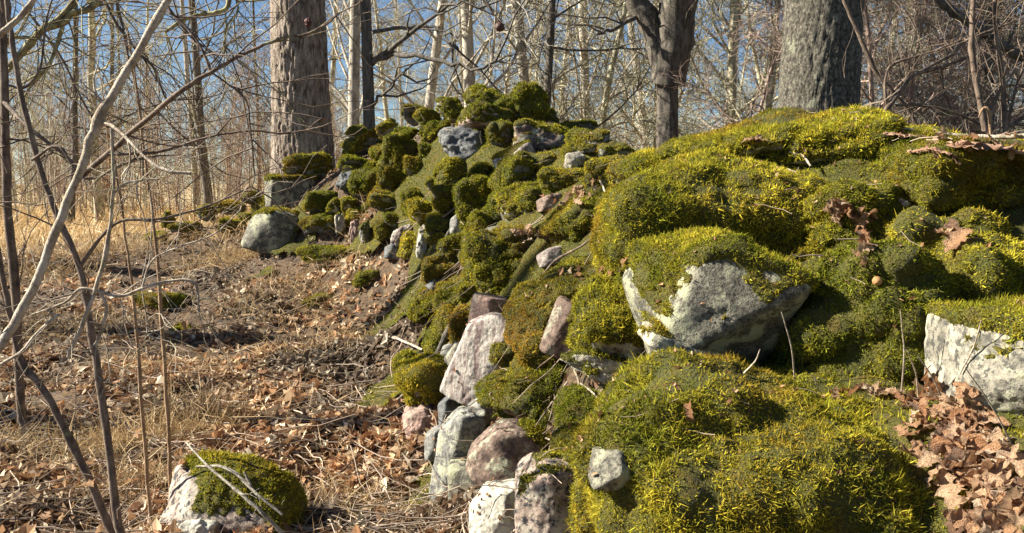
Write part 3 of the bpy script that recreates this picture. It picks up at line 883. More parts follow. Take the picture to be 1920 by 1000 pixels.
# ---- stones out on the forest floor
rock(428, 978, 262, 215, 0.44, 'speck', 'low boulder with yellow moss and white patch alone in the leaf litter bottom left', 'y', push=-0.05, depth=0.17, mdir=(.85, .1, .6), seed=12, d=2.72, thick=0.012, planes=BOX(0.92) + [(-.7, -.5, .5, .85), (.6, 0, .8, .85), (0, -.7, .7, .85)], p=10)
rock(372, 1000, 70, 60, 0.0, 'white', 'white and pink stone leaning on the low mossy boulder bottom left', push=-0.3, d=2.55)
rock(310, 568, 130, 40, 0.9, 'slate', 'flat dark moss hump in the shaded litter on the left', 'd', push=0.2)
rock(600, 562, 70, 24, 0.93, 'grey', 'low green moss hump in the middle of the litter slope', 'm', push=0.2)
rock(345, 620, 50, 24, 0.93, 'grey', 'small green moss tuft stone in the sunny leaf litter', 'm', push=0.2)
rock(620, 482, 130, 36, 0.8, 'slate', 'low mossy stone at the foot of the dark hollow', 'g', push=0.3)
rock(690, 520, 70, 30, 0.9, 'grey', 'low moss stone at the toe of the left flank', 'g', push=0.3)

# ---- moss carpet that bridges the gaps between the stones
cx_ = np.arange(-2.4, 3.0, 0.025); cy_ = np.arange(1.2, 7.6, 0.025)
a_, b_ = np.meshgrid(cx_, cy_)
x_, y_ = a_.ravel(), b_.ravel()
q_ = np.stack([x_, y_, 0 * x_], 1)
w_ = samp(WG, x_, y_)
cov = sstep(0.35, 0.6, w_) * 0.5 + 0.22 * (y_ > 3.6) - 0.5 * sstep(6.3, 6.9, y_ - 0.3 * x_) + 0.42 * fbm(q_ * 3.2, 61, 3) + 0.4 * np.clip(x_ - 0.15, -0.6, 0.3)
z_ = Hs(x_, y_) - 0.065 + 0.045 * sstep(3.0, 3.8, y_) + 0.06 * sstep(0.45, 0.95, x_) + 0.04 * fbm(q_ * 5, 63, 3) - 0.06 * (cov < 0.2)
V = np.stack([x_, y_, z_], 1)
n1, n2 = len(cx_), len(cy_)
id_ = np.arange(n1 * n2).reshape(n2, n1)
Fq = np.stack([id_[:-1, :-1], id_[:-1, 1:], id_[1:, 1:], id_[1:, :-1]], -1).reshape(-1, 4)
Fq = Fq[(cov[Fq] > 0.2).all(1) & (w_[Fq] > 0.4).all(1)]
used = np.unique(Fq); mp_ = -np.ones(len(V), int); mp_[used] = np.arange(len(used))
V, Fq = V[used], mp_[Fq]
carpet = link('moss_carpet', None, None, (0, 0, 0), 'stuff')
link('moss_mat', make_mesh('moss_mat', V, Fq, [MOSSB], True), carpet, kind='stuff')
Ft = np.concatenate([Fq[:, [0, 1, 2]], Fq[:, [0, 2, 3]]])
SOLID.append((V, Ft))
A, B, C_ = V[Ft[:, 0]], V[Ft[:, 1]], V[Ft[:, 2]]
fn = np.cross(B - A, C_ - A); ar = np.linalg.norm(fn, axis=1) / 2; fn = norm(fn)
r = np.random.default_rng(404)
for (ya, yb, dd) in ((1.2, 2.4, 1.9), (2.4, 3.4, 2.9), (3.4, 4.8, 4.1), (4.8, 7.6, 6.0)):
    cy = A[:, 1]
    wgt = ar * (cy >= ya) * (cy < yb)
    pxm = dd / 852
    n = min(120000, int(wgt.sum() * 2.2 / (blade(dd)[0] * blade(dd)[1] * 0.5)))
    tri = r.choice(len(Ft), n, p=wgt / wgt.sum())
    u, v = r.random(n), r.random(n); fl = u + v > 1; u[fl], v[fl] = 1 - u[fl], 1 - v[fl]
    Pt = A[tri] * (1 - u - v)[:, None] + B[tri] * u[:, None] + C_[tri] * v[:, None]
    GROW.append((carpet, np.zeros(3), Pt, fn[tri], dd, 'm', r))
grow_moss()


# ============================================================ tubes
class Tubes:
    def __init__(self):
        self.b = {}

    def add(self, pts, rad, sides=5, tint=None):
        pts = np.asarray(pts, float)
        rad = np.broadcast_to(np.asarray(rad, float), (len(pts),)).copy()
        self.b.setdefault((len(pts), sides), []).append((pts, rad, tint if tint is not None else (1, 1, 1)))

    def build(self):
        Vs, Fs, Ts, base = [], [], [], 0
        for (n, s), lst in self.b.items():
            Pp = np.stack([l[0] for l in lst]); Rr = np.stack([l[1] for l in lst])
            Tc = np.array([l[2] for l in lst], float)
            t = norm(np.gradient(Pp, axis=1))
            ref = np.where(np.abs(t[:, :1, 2:3]) > 0.8, np.array([1.0, 0, 0]), np.array([0, 0, 1.0])) * np.ones_like(t)
            u = norm(np.cross(t, ref)); v = np.cross(t, u)
            a = np.arange(s) / s * 2 * math.pi
            ring = Pp[:, :, None] + Rr[:, :, None, None] * (u[:, :, None] * np.cos(a)[None, None, :, None] + v[:, :, None] * np.sin(a)[None, None, :, None])
            B = len(lst)
            V = ring.reshape(-1, 3)
            i = np.arange(B)[:, None, None] * n * s + np.arange(n - 1)[None, :, None] * s + np.arange(s)[None, None]
            j = np.arange(B)[:, None, None] * n * s + np.arange(n - 1)[None, :, None] * s + ((np.arange(s) + 1) % s)[None, None]
            F = np.stack([i, j, j + s, i + s], -1).reshape(-1, 4)
            Vs.append(V); Fs.append(F + base); Ts.append(np.repeat(Tc, n * s, axis=0)); base += len(V)
        return np.concatenate(Vs), np.concatenate(Fs), np.concatenate(Ts)

    def mesh(self, name, mats, tinted=False, off=None):
        V, F, T = self.build()
        if off is not None:
            V = V - off
        return make_mesh(name, V, F, mats, True, T if tinted else None)


def smooth_path(pts, k=5, jit=0.0, r=rng):
    pts = np.asarray(pts, float)
    e = np.vstack([2 * pts[0] - pts[1], pts, 2 * pts[-1] - pts[-2]])
    out = []
    for i in range(1, len(e) - 2):
        p0, p1, p2, p3 = e[i - 1], e[i], e[i + 1], e[i + 2]
        for t in np.arange(k) / k:
            out.append(0.5 * (2 * p1 + (p2 - p0) * t + (2 * p0 - 5 * p1 + 4 * p2 - p3) * t * t + (3 * p1 - p0 - 3 * p2 + p3) * t ** 3))
    out.append(e[-2])
    out = np.array(out)
    if jit:
        out[1:-1] += r.normal(size=(len(out) - 2, out.shape[1])) * jit
    return out


def wander(start, direc, length, n, r, wob=0.25, up=0.0):
    d = norm(np.asarray(direc, float))
    pts = [np.asarray(start, float)]
    st = length / (n - 1)
    for _ in range(n - 1):
        d = norm(d + r.normal(size=3) * wob + np.array([0, 0, up]))
        pts.append(pts[-1] + d * st)
    return np.array(pts)


# ---- tree prototypes, trunk and crown separately, origin at foot
def tree_proto(seed, height, rad, mat, lean=0.03, nb=22, low=0.12, blen=0.33, sub=7, twig=5, bup=0.35, snag=0.3, tw_r=0.0045, crook=0.04, spread=1.0, twig_len=0.5):
    r = np.random.default_rng(seed)
    tr, cr = Tubes(), Tubes()
    n = 14
    trunk = wander((0, 0, -0.25), (lean * r.normal(), lean * r.normal(), 1), height, n, r, crook, 0.03)
    rr = rad * (1 - np.linspace(0, 0.88, n)) ** 0.8
    rr[0] *= 1.5; rr[1] *= 1.08
    tr.add(trunk, rr, 10)
    for b in range(nb):
        f = low + (0.97 - low) * (b + r.random()) / nb
        k = f * (n - 1); i = int(k)
        s = trunk[i] + (trunk[min(i + 1, n - 1)] - trunk[i]) * (k - i)
        ang = r.random() * 6.283
        L = height * blen * (1 - 0.6 * f) * r.uniform(0.55, 1.25) * spread
        br = min(rr[i] * 0.5, 0.007 + L * 0.0075)
        B = wander(s, (math.cos(ang), math.sin(ang), bup + r.normal() * 0.25), L, 8, r, snag * 0.8, 0.05)
        cr.add(B, br * (1 - np.linspace(0, 0.8, 8)), 5)
        for q in range(sub):
            g = r.uniform(0.15, 1.0); k2 = g * 6.99; i2 = int(k2)
            s2 = B[i2] + (B[i2 + 1] - B[i2]) * (k2 - i2)
            dd = norm(B[i2 + 1] - B[i2] + r.normal(size=3) * 0.02) + r.normal(size=3) * 0.7
            L2 = L * r.uniform(0.25, 0.6)
            S = wander(s2, dd, L2, 5, r, snag, 0.04)
            cr.add(S, max(tw_r, br * 0.4) * (1 - np.linspace(0, 0.7, 5)), 3)
            for _ in range(twig):
                i3 = r.integers(0, 4); s3 = S[i3] + (S[i3 + 1] - S[i3]) * r.random()
                dd = norm(S[i3 + 1] - S[i3]) + r.normal(size=3) * 0.8
                cr.add(wander(s3, dd, twig_len * r.uniform(0.3, 1.0), 3, r, snag), tw_r * np.array([1, 0.8, 0.4]), 3)
    return tr.mesh('trunk', [BARK[mat]]), cr.mesh('crown', [BARK[mat]])


PROTO = {
    'birch': tree_proto(1, 13, 0.085, 'pale', 0.03, 26, 0.1, 0.20, 8, 6, 0.8, 0.2, crook=0.025),
    'birch2': tree_proto(2, 12, 0.075, 'pale', 0.05, 26, 0.08, 0.20, 8, 6, 0.7, 0.25, crook=0.04),
    'darktree': tree_proto(3, 12, 0.08, 'dark', 0.03, 24, 0.07, 0.20, 8, 5, 0.7, 0.2, crook=0.025),
    'lichtree': tree_proto(4, 8, 0.07, 'lich', 0.06, 28, 0.05, 0.28, 9, 7, 0.4, 0.3, 0.005, 0.05),
    'lichtree2': tree_proto(5, 7, 0.055, 'lich', 0.10, 28, 0.05, 0.30, 9, 7, 0.35, 0.33, 0.005, 0.06),
    'shrub': tree_proto(6, 5, 0.045, 'lich', 0.15, 26, 0.05, 0.5, 8, 6, 0.5, 0.35, 0.0045, 0.10),
    'rustshrub': tree_proto(7, 5, 0.04, 'rust', 0.1, 26, 0.08, 0.45, 8, 6, 0.7, 0.25, 0.0045, 0.06),
    'tallbare': tree_proto(9, 14, 0.17, 'dark', 0.03, 14, 0.62, 0.2, 5, 3, 0.35, 0.3),
    'tanpole': tree_proto(8, 7, 0.05, 'tan', 0.05, 22, 0.2, 0.22, 6, 5, 0.9, 0.2, 0.0045, 0.03),
}


def copy_tree(kind, name, x, y, s=1.0, rz=0.0, label='', cat='tree', group=None, sx=None):
    tm, cm = PROTO[kind]
    z = float(ground_z(x, y)[0])
    root = thing(name, (x, y, z), label, cat, group)
    root.rotation_euler = (0, 0, rz)
    k = sx or s
    root.scale = (k, k, s)
    link('trunk', tm, root)
    link('crown', cm, root)
    return root


def at(px, d):
    return (px - 960) / FPX * d


# trees that the photo sets apart: (photo x, distance, kind, scale, label)
NAMED = [
    (662, 10.5, 'birch', 0.9, 'pale lichened trunk leaning just left of the dark slim trunk'),
    (775, 12, 'birch2', 1.0, 'pale curving birch rising behind the left of the summit'),
    (890, 11.5, 'birch', 1.05, 'pale birch straight behind the summit'),
    (1016, 12.0, 'birch2', 1.1, 'pale birch close beside the thin dark trunk right of the summit'),
    (996, 11.0, 'darktree', 0.75, 'thin dark trunk right of the summit beside a pale birch'),
    (130, 15, 'darktree', 0.75, 'slim dark tree at far left behind the pale foreground branch'),
    (190, 16, 'lichtree', 1.2, 'crooked lichened tree right of the slim dark tree at far left'),
    (395, 14, 'darktree', 0.9, 'grey forked tree midway between the pale branch and the oak'),
    (1690, 13, 'birch', 0.9, 'straight pale trunk right of the big smooth grey trunk'),
    (1790, 10, 'tanpole', 1.1, 'tan pole tree right of the crossing dark branches'),
    (1872, 9, 'darktree', 0.7, 'slim dark tree near the right edge'),
    (1360, 11, 'lichtree', 0.9, 'snaggy lichen-crusted tree left of the smooth grey trunk'),
    (1105, 12, 'lichtree2', 1.0, 'leaning lichen-grey tree left of the forked mossy tree'),
    (1440, 10, 'lichtree', 0.8, 'lichen-crusted tree touching the left of the smooth grey trunk'),
]
for i, (px, d, k, s, lab) in enumerate(NAMED):
    copy_tree(k, 'bare_tree', at(px, d), d, s, i * 1.7, lab)

r = np.random.default_rng(11)
GRP = [  # group, label, kinds, count, x-range in photo px, distances, scales
    ('trees behind the pile', 'bare tree in the tangle behind the stone pile', 'tree', ['birch', 'lichtree', 'birch2', 'lichtree2', 'shrub'], 19, (640, 1500), (13, 30), (0.8, 1.5)),
    ('trees beyond the right mound', 'bare tree in the tangle beyond the right mossy mound', 'tree', ['birch2', 'rustshrub', 'tanpole', 'lichtree', 'birch'], 13, (1500, 2050), (12, 28), (0.8, 1.4)),
    ('trees beyond the straw clearing', 'bare tree at the back of the straw clearing on the left', 'tree', ['darktree', 'lichtree', 'birch', 'rustshrub', 'darktree'], 12, (-100, 640), (20, 36), (0.8, 1.5)),
]
for g, lab, cat, kinds, cnt, (xa, xb), (da, db), (sa, sb) in GRP:
    for i in range(cnt):
        d = da + (db - da) * r.random() ** 0.8
        px = xa + (xb - xa) * (i + r.random()) / cnt
        kd = kinds[i % len(kinds)]
        adj = {'birch': 'pale straight ', 'birch2': 'pale slightly bent ', 'lichtree': 'lichened twiggy ', 'lichtree2': 'low crooked lichened ', 'shrub': 'small many-twigged ',
               'rustshrub': 'reddish small ', 'tanpole': 'tan slender ', 'darktree': 'dark slender '}[kd]
        copy_tree(kd, 'bare_tree', at(px, d), d, r.uniform(sa, sb), r.random() * 6.28, adj + lab, cat, adj + g)
for i in range(13):
    d = r.uniform(7.5, 11)
    px = r.uniform(1330, 2000)
    copy_tree('shrub' if i % 2 else 'rustshrub', 'bare_shrub', at(px, d), d, r.uniform(0.5, 0.8), r.random() * 6.28,
              'twiggy bare shrub close behind the right mossy mound', 'shrub', 'shrubs close behind the right mound')


# sapling thicket on the left beyond the clearing
def pole_mesh(seed, mat, h=4.5, rad=0.018):
    r = np.random.default_rng(seed)
    t = Tubes()
    S = wander((0, 0, -0.1), (r.normal() * .05, r.normal() * .05, 1), h, 9, r, 0.035, 0.02)
    t.add(S, rad * (1 - np.linspace(0, 0.7, 9)), 4)
    for k in range(34):
        f = r.uniform(0.08, 0.98) * 7.99; i = int(f)
        s = S[i] + (S[i + 1] - S[i]) * (f - i)
        a = r.random() * 6.28
        B = wander(s, (math.cos(a), math.sin(a), 1.0), r.uniform(0.25, 0.9), 4, r, 0.22, 0.06)
        t.add(B, 0.0065 * np.array([1, .9, .7, .5]), 3)
        B = wander(B[2], (r.normal(), r.normal(), 0.8), r.uniform(0.15, 0.4), 3, r, 0.25, 0.06)
        t.add(B, 0.005 * np.array([1, .8, .5]), 3)
    return t.mesh('bare_sapling', [BARK[mat]])


poles = [pole_mesh(50 + i, ['tan', 'rust', 'tan', 'lich', 'tan', 'rust', 'pale', 'rust'][i]) for i in range(8)]
for i in range(290):
    d = 13.5 + 15 * r.random() ** 0.75
    px = r.uniform(-120, 660) if i < 280 else r.uniform(640, 1100)
    if px > 420:
        d = max(d, 15)
    x = at(px, d)
    o = link('bare_sapling', poles[i % 8], None, (x, d, float(ground_z(x, d)[0])), None, 'slender leafless sapling in the thicket behind the straw clearing', 'sapling', 'thicket saplings behind the clearing')
    o.rotation_euler = (0, 0, r.random() * 6.28)
    s = r.uniform(0.45, 0.8); o.scale = (s * 1.2, s * 1.2, s)
# the mass of stems further back
t = Tubes()
for i in range(560):
    d = r.uniform(26, 48)
    px = r.uniform(-250, 2100)
    x = at(px, d)
    if i % 3 == 0:
        t.add(wander((x, d, 0.1), (r.normal() * .06, 0, 1), r.uniform(3, 7), 5, r, 0.05), 0.024 * np.array([1, .9, .8, .6, .4]), 3)
    for q in range(5):
        t.add(wander((x + r.normal() * 1.2, d, 0.2 + 3.8 * r.random() ** 1.7), (r.normal(), r.normal() * .3, 0.9), r.uniform(0.8, 2.0), 5, r, 0.25), 0.013 * np.array([1, .9, .8, .6, .4]), 3)
V, F, T = t.build()
link('distant_woods', make_mesh('distant_woods', V, F, [BARK['lich']], True), kind='stuff')


# ============================================================ the large trunks
def big_trunk(name, px, d, wpx, label, mat, seed, lean=(0, 0), fissure=0.02, flare=0.4, height=9.0, cat='tree', fs=(9, 1.6), limbs=()):
    r = np.random.default_rng(seed)
    x = at(px, d)
    z0 = float(ground_z(x, d)[0]) - 0.2
    R0 = wpx * d / FPX / 2
    nu, nv = (150, 210) if wpx > 80 else (40, 70)
    a = np.arange(nu) / nu * 2 * math.pi
    hh = np.linspace(0, 1, nv) ** 1.3 * height
    A, Hh = np.meshgrid(a, hh)
    rad = R0 * (1 - 0.045 * Hh) * (1 + flare * np.exp(-(Hh) / 0.45) * (1 + 0.35 * np.cos(A * 5 + 1)))
    q = np.stack([np.cos(A) * R0 * fs[0], np.sin(A) * R0 * fs[0], Hh * fs[1]], -1).reshape(-1, 3)
    q2 = q + 0.35 * np.stack([fbm(q * 1.3, 71, 2), fbm(q * 1.3, 73, 2), 0 * q[:, 0]], 1)
    f = fbm(q2 * 1.6, seed, 3, 0.55)
    ridge = 1 - np.abs(f) * 2.2
    disp = -fissure * np.clip(ridge, 0, 1) ** 1.5 + 0.25 * fissure * fbm(q * 5, 4, 2)
    rad = rad + disp.reshape(rad.shape) + R0 * 0.05 * np.cos(2 * A + Hh * 0.5)
    cx = lean[0] * Hh + 0.03 * np.sin(Hh * 0.8 + seed); cy = lean[1] * Hh
    V = np.stack([np.cos(A) * rad + cx, np.sin(A) * rad + cy, Hh], -1).reshape(-1, 3)
    idx = np.arange(nu * nv).reshape(nv, nu)
    nxt = np.roll(idx, -1, 1)
    F = np.stack([idx[:-1], nxt[:-1], nxt[1:], idx[1:]], -1).reshape(-1, 4)
    root = thing(name, (x, d, z0), label, cat)
    link('trunk', make_mesh('trunk', V, F, [BARK[mat]], True), root)
    cr = Tubes()
    for b in range(16 if height > 5 else 0):
        h0 = r.uniform(height * 0.55, height * 0.98)
        ang = r.random() * 6.28
        B = wander((lean[0] * h0, lean[1] * h0, h0), (math.cos(ang), math.sin(ang), 0.5), r.uniform(2, 4.5), 9, r, 0.22, 0.05)
        cr.add(B, 0.09 * (1 - np.linspace(0, 0.85, 9)), 6)
        for q_ in range(9):
            i = r.integers(1, 8)
            S = wander(B[i], B[i] - B[i - 1] + r.normal(size=3) * 0.4, r.uniform(0.8, 2), 6, r, 0.3)
            cr.add(S, 0.022 * (1 - np.linspace(0, 0.7, 6)), 4)
            for w_ in range(5):
                j = r.integers(1, 5)
                cr.add(wander(S[j], r.normal(size=3) + (S[j] - S[j - 1]) * 3, r.uniform(0.3, 0.9), 4, r, 0.3), 0.008 * np.array([1, .8, .6, .4]), 3)
    for (pts, rr_) in limbs:
        pp = smooth_path(np.array([P(*q_) for q_ in pts]) - np.array([x, d, z0]), 6, 0.012, r)
        cr.add(pp, np.interp(np.linspace(0, 1, len(pp)), np.linspace(0, 1, len(rr_)), rr_), 8)
        for _ in range(4):
            i = r.integers(3, len(pp) - 1)
            cr.add(wander(pp[i], pp[i] - pp[i - 1] + r.normal(size=3) * 0.05, r.uniform(0.3, 1.2), 6, r, 0.35), 0.012 * (1 - np.linspace(0, 0.8, 6)), 4)
    link('crown', cr.mesh('crown', [BARK[mat]]), root)
    return root, (x, d, z0)


big_trunk('oak_tree', 574, 8.6, 108, 'thick oak trunk with fissured grey-brown bark left of the stone pile', 'oak', 3, (0.0, 0), 0.026, 0.32, fs=(20, 3.0))
big_trunk('beech_tree', 1528, 5.9, 146, 'thick smooth grey trunk rising behind the bright mossy mound', 'ash', 5, (-0.004, 0), 0.014, 0.12, fs=(22, 6))
big_trunk('slim_tree', 690, 8.4, 21, 'dark slim trunk between the oak and the summit', 'dark', 8, (0.008, 0), 0.004, 0.3, fs=(14, 5),
          limbs=[([(697, 120, 8.4), (770, 62, 8.1), (880, -8, 7.8)], (0.03, 0.02, 0.01)), ([(697, 112, 8.4), (780, 104, 8.1), (880, 127, 7.8), (955, 113, 7.6)], (0.025, 0.02, 0.006)),
                 ([(692, 205, 8.4), (730, 165, 8.2), (760, 130, 8.0)], (0.018, 0.008)), ([(700, 60, 8.4), (800, 50, 8.2), (860, 92, 8)], (0.02, 0.008))])
big_trunk('forked_tree', 1252, 9.5, 42, 'forked mossy dark tree between the summit and the smooth grey trunk', 'dark', 9, (0.0, 0), 0.01, 0.2, fs=(12, 4), height=3.6 - 0.6,
          limbs=[([(1250, 150, 9.5), (1225, 60, 9.5), (1185, -20, 9.5), (1160, -120, 9.5)], (0.14, 0.13, 0.12, 0.10)),
                 ([(1252, 160, 9.5), (1268, 60, 9.4), (1275, -30, 9.3), (1280, -160, 9.3)], (0.19, 0.20, 0.19, 0.17)),
                 ([(1200, 30, 9.5), (1150, 55, 9.3), (1120, 65, 9.2)], (0.03, 0.02, 0.01))])

# bare trees standing out of frame to the left, whose shade crosses the slope
for i, (x, y, k, s) in enumerate([(-8.0, 6.0, 'tallbare', 1.0), (-7.5, 4.6, 'tallbare', 0.6), (-9, 8.6, 'tallbare', 1.0)]):
    copy_tree(k, 'bare_tree', x, y, s, i * 1.3, 'bare tree left of the picture beside the litter slope', 'tree', 'trees left of the slope')

# ============================================================ foreground saplings and branches
M = 1.0


def branch_thing(name, label, cat, lines, mat, group=None, sides=7, twigs=0, seed=1, twig_r=0.0014, twig_l=0.16, knots=True):
    """lines: list of (points (px,py,d), radii in photo px at each end)"""
    r = np.random.default_rng(seed)
    parts = []
    first = P(*lines[0][0][0])
    for li, (pts, rr) in enumerate(lines):
        W = np.array([P(*p) for p in pts])
        dep = np.array([p[2] for p in pts])
        L = np.linalg.norm(W[-1] - W[0])
        pp = smooth_path(W, 5, min(0.0012, 0.0015 * L), r)
        rad = np.interp(np.linspace(0, 1, len(pp)), np.linspace(0, 1, len(rr)), rr) * np.interp(np.linspace(0, 1, len(pp)), np.linspace(0, 1, len(dep)), dep) / FPX * 0.5
        rad = rad * (1 + 0.10 * fbm(pp * 30, li, 2))
        if knots:
            for _ in range(max(1, len(pp) // 9)):
                rad[r.integers(0, len(pp))] *= 1.28
        t = Tubes(); t.add(pp, rad, sides)
        nt_ = twigs
        for _ in range(nt_):
            i = r.integers(2, len(pp))
            dd = norm(pp[i] - pp[i - 1]) + r.normal(size=3) * np.array([0.8, 0.5, 0.8])
            tw = wander(pp[i], dd, twig_l * r.uniform(0.4, 1.3), 6, r, 0.22)
            t.add(tw, twig_r * r.uniform(0.7, 1.3) * (1 - np.linspace(0, 0.6, 6)), 4)
            if r.random() < 0.6:
                t.add(wander(tw[3], norm(tw[3] - tw[2]) + r.normal(size=3) * 0.7, twig_l * 0.5, 4, r, 0.25), twig_r * 0.6, 3)
        parts.append(t)
    root = thing(name, first, label, cat, group)
    for li, t in enumerate(parts):
        link('stem' if li == 0 else 'side_branch', t.mesh('stem' if li == 0 else 'side_branch', [BARK[mat]], off=first), root)
    return root


branch_thing('leaning_sapling', 'pale bare sapling leaning up to the right across the left foreground', 'sapling', [
    ([(-70, 760, 1.5), (-10, 665, 1.5), (50, 568, 1.5), (105, 435, 1.5), (150, 322, 1.5), (185, 228, 1.5), (250, 112, 1.5), (325, -15, 1.5), (380, -120, 1.5)], (18, 18, 17, 16, 15, 19, 14, 13, 11)),
    ([(188, 228, 1.5), (212, 238, 1.48), (240, 262, 1.45), (275, 298, 1.42), (312, 320, 1.4), (358, 325, 1.4)], (7, 6, 5, 7)),
    ([(192, 222, 1.5), (196, 198, 1.5), (180, 178, 1.5), (158, 160, 1.5)], (7, 5, 3)),
    ([(232, 145, 1.5), (245, 120, 1.52), (262, 112, 1.55)], (6, 3)),
], 'cream', seed=2, twigs=2, twig_l=0.07, twig_r=0.0018)
branch_thing('dark_sapling', 'dark sapling with long branch slanting up to the oak trunk', 'sapling', [
    ([(240, 1040, 2.2), (222, 985, 2.2), (190, 740, 2.2), (168, 600, 2.2), (150, 500, 2.2), (112, 415, 2.2), (80, 330, 2.2), (40, 180, 2.2), (20, 60, 2.2), (5, -60, 2.2)], (17, 16, 14, 12, 12, 10, 9, 8)),
    ([(155, 330, 2.2), (240, 255, 2.1), (330, 178, 2.0), (395, 135, 2.0), (460, 100, 2.0), (520, 75, 2.0), (590, 58, 2.0), (640, 22, 2.0)], (11, 10, 9, 7, 5, 3)),
    ([(395, 135, 2.0), (375, 85, 2.0), (340, 40, 2.0), (318, 25, 2.0)], (5, 3)),
    ([(205, 290, 2.1), (300, 284, 2.1), (390, 258, 2.1), (465, 245, 2.1), (520, 250, 2.1), (570, 245, 2.1), (603, 222, 2.1)], (6, 5, 4, 2)),
    ([(395, 135, 2.0), (430, 160, 2.0), (462, 190, 2.0), (470, 245, 2.05), (478, 330, 2.1)], (4, 3, 3)),
    ([(150, 500, 2.2), (215, 420, 2.2), (300, 410, 2.2), (380, 390, 2.3), (470, 350, 2.3)], (7, 5, 3)),
    ([(60, 300, 2.2), (110, 275, 2.15), (160, 335, 2.15), (250, 300, 2.1)], (6, 4)),
], 'brown', seed=3, twigs=9, twig_l=0.3, twig_r=0.0018)
branch_thing('dark_sapling', 'dark upright stem running down the left picture edge', 'sapling', [
    ([(48, 800, 2.4), (38, 760, 2.4), (30, 560, 2.4), (15, 400, 2.4), (8, 200, 2.4), (4, -40, 2.4)], (15, 16, 17, 15, 14)),
    ([(6, 190, 2.4), (60, 245, 2.3), (120, 290, 2.3), (150, 322, 2.3)], (9, 7, 6)),
    ([(14, 160, 2.4), (45, 165, 2.4), (75, 130, 2.4), (85, 50, 2.4), (100, -10, 2.4)], (5, 4, 3)),
    ([(10, 260, 2.4), (60, 268, 2.4), (130, 300, 2.4)], (4, 2)),
], 'brown', seed=4, twigs=9, twig_l=0.3, twig_r=0.0018)
branch_thing('dark_sapling', 'dark stem leaning left across the bottom left litter', 'sapling', [
    ([(220, 1030, 2.35), (205, 985, 2.35), (150, 862, 2.35), (85, 735, 2.35), (40, 680, 2.35), (22, 600, 2.35), (0, 490, 2.35), (-20, 380, 2.35)], (17, 16, 14, 12, 10, 9)),
], 'brown', seed=5, twigs=14, twig_l=0.3, twig_r=0.002)
branch_thing('thin_cane', 'thin tan cane left of the third dark stem', 'cane', [
    ([(285, 990, 2.7), (276, 900, 2.7), (262, 700, 2.7), (250, 560, 2.7), (232, 420, 2.7), (215, 300, 2.7)], (8, 7, 5, 4))], 'tan', seed=6, twigs=3)
branch_thing('thin_cane', 'thin tan upright cane above the mossy boulder bottom left', 'cane', [
    ([(320, 925, 2.8), (316, 800, 2.8), (306, 640, 2.8), (292, 450, 2.8), (272, 300, 2.8), (258, 180, 2.8), (240, 60, 2.8)], (8, 7, 6, 4, 3)),
    ([(292, 450, 2.8), (340, 430, 2.8), (400, 400, 2.9)], (4, 2))], 'tan', seed=7, twigs=4)
branch_thing('pale_crooked_sapling', 'crooked pale twiggy sapling with a hooked side branch', 'sapling', [
    ([(128, 670, 1.9), (150, 620, 1.9), (180, 542, 1.9), (205, 440, 1.9), (212, 335, 1.9), (208, 240, 1.9)], (7, 8, 8, 6, 4)),
    ([(180, 545, 1.9), (225, 556, 1.9), (270, 540, 1.9), (335, 525, 1.9), (368, 535, 1.9), (373, 585, 1.9)], (7, 6, 6, 5, 5)),
    ([(178, 545, 1.9), (150, 542, 1.9), (120, 568, 1.9), (60, 590, 1.9)], (6, 5, 4)),
    ([(212, 365, 1.9), (235, 345, 1.9), (270, 338, 1.9), (300, 336, 1.9)], (5, 3)),
    ([(185, 545, 1.9), (200, 575, 1.9), (190, 620, 1.9), (180, 650, 1.9)], (6, 4)),
    ([(265, 545, 1.9), (285, 490, 1.9), (330, 465, 1.9), (400, 440, 1.9), (450, 395, 1.9)], (4, 3, 2)),
    ([(110, 590, 1.9), (70, 625, 1.9), (40, 660, 1.9), (-10, 690, 1.9)], (7, 7, 5)),
    ([(225, 560, 1.9), (245, 610, 1.9), (300, 640, 1.9)], (3, 2)),
], 'cream', seed=8, twigs=7, twig_l=0.2)
branch_thing('overhanging_branch', 'pale smooth branch crossing the top left corner', 'branch', [
    ([(-40, 100, 1.3), (0, 65, 1.3), (35, 35, 1.3), (70, -10, 1.3), (100, -60, 1.3)], (12, 11, 10))], 'cream', seed=9)
branch_thing('overhanging_branch', 'yellow lichened branch curving from the left edge to the top', 'branch', [
    ([(5, 140, 2.6), (40, 100, 2.6), (80, 55, 2.6), (110, 35, 2.6), (150, -10, 2.6)], (13, 12, 10)),
    ([(80, 55, 2.6), (120, 42, 2.6), (135, 25, 2.6), (165, 18, 2.6), (200, -10, 2.6)], (12, 11, 12)),
    ([(118, 50, 2.6), (105, 90, 2.6), (90, 125, 2.6), (60, 160, 2.6), (40, 190, 2.6)], (8, 6, 3)),
    ([(60, 70, 2.6), (20, 72, 2.6), (-10, 80, 2.6)], (6, 5)),
], 'yel', seed=10, twigs=9, twig_l=0.35, twig_r=0.0025)
branch_thing('overhanging_branch', 'yellow lichened branch hanging beside the oak top', 'branch', [
    ([(430, -10, 3.4), (425, 15, 3.4), (400, 25, 3.4), (370, 28, 3.4), (340, 40, 3.4), (310, 60, 3.4)], (9, 8, 6)),
    ([(440, -10, 3.4), (446, 20, 3.4), (425, 50, 3.4), (420, 85, 3.4)], (5, 3)),
], 'yel', seed=12, twigs=10, twig_l=0.4, twig_r=0.003)
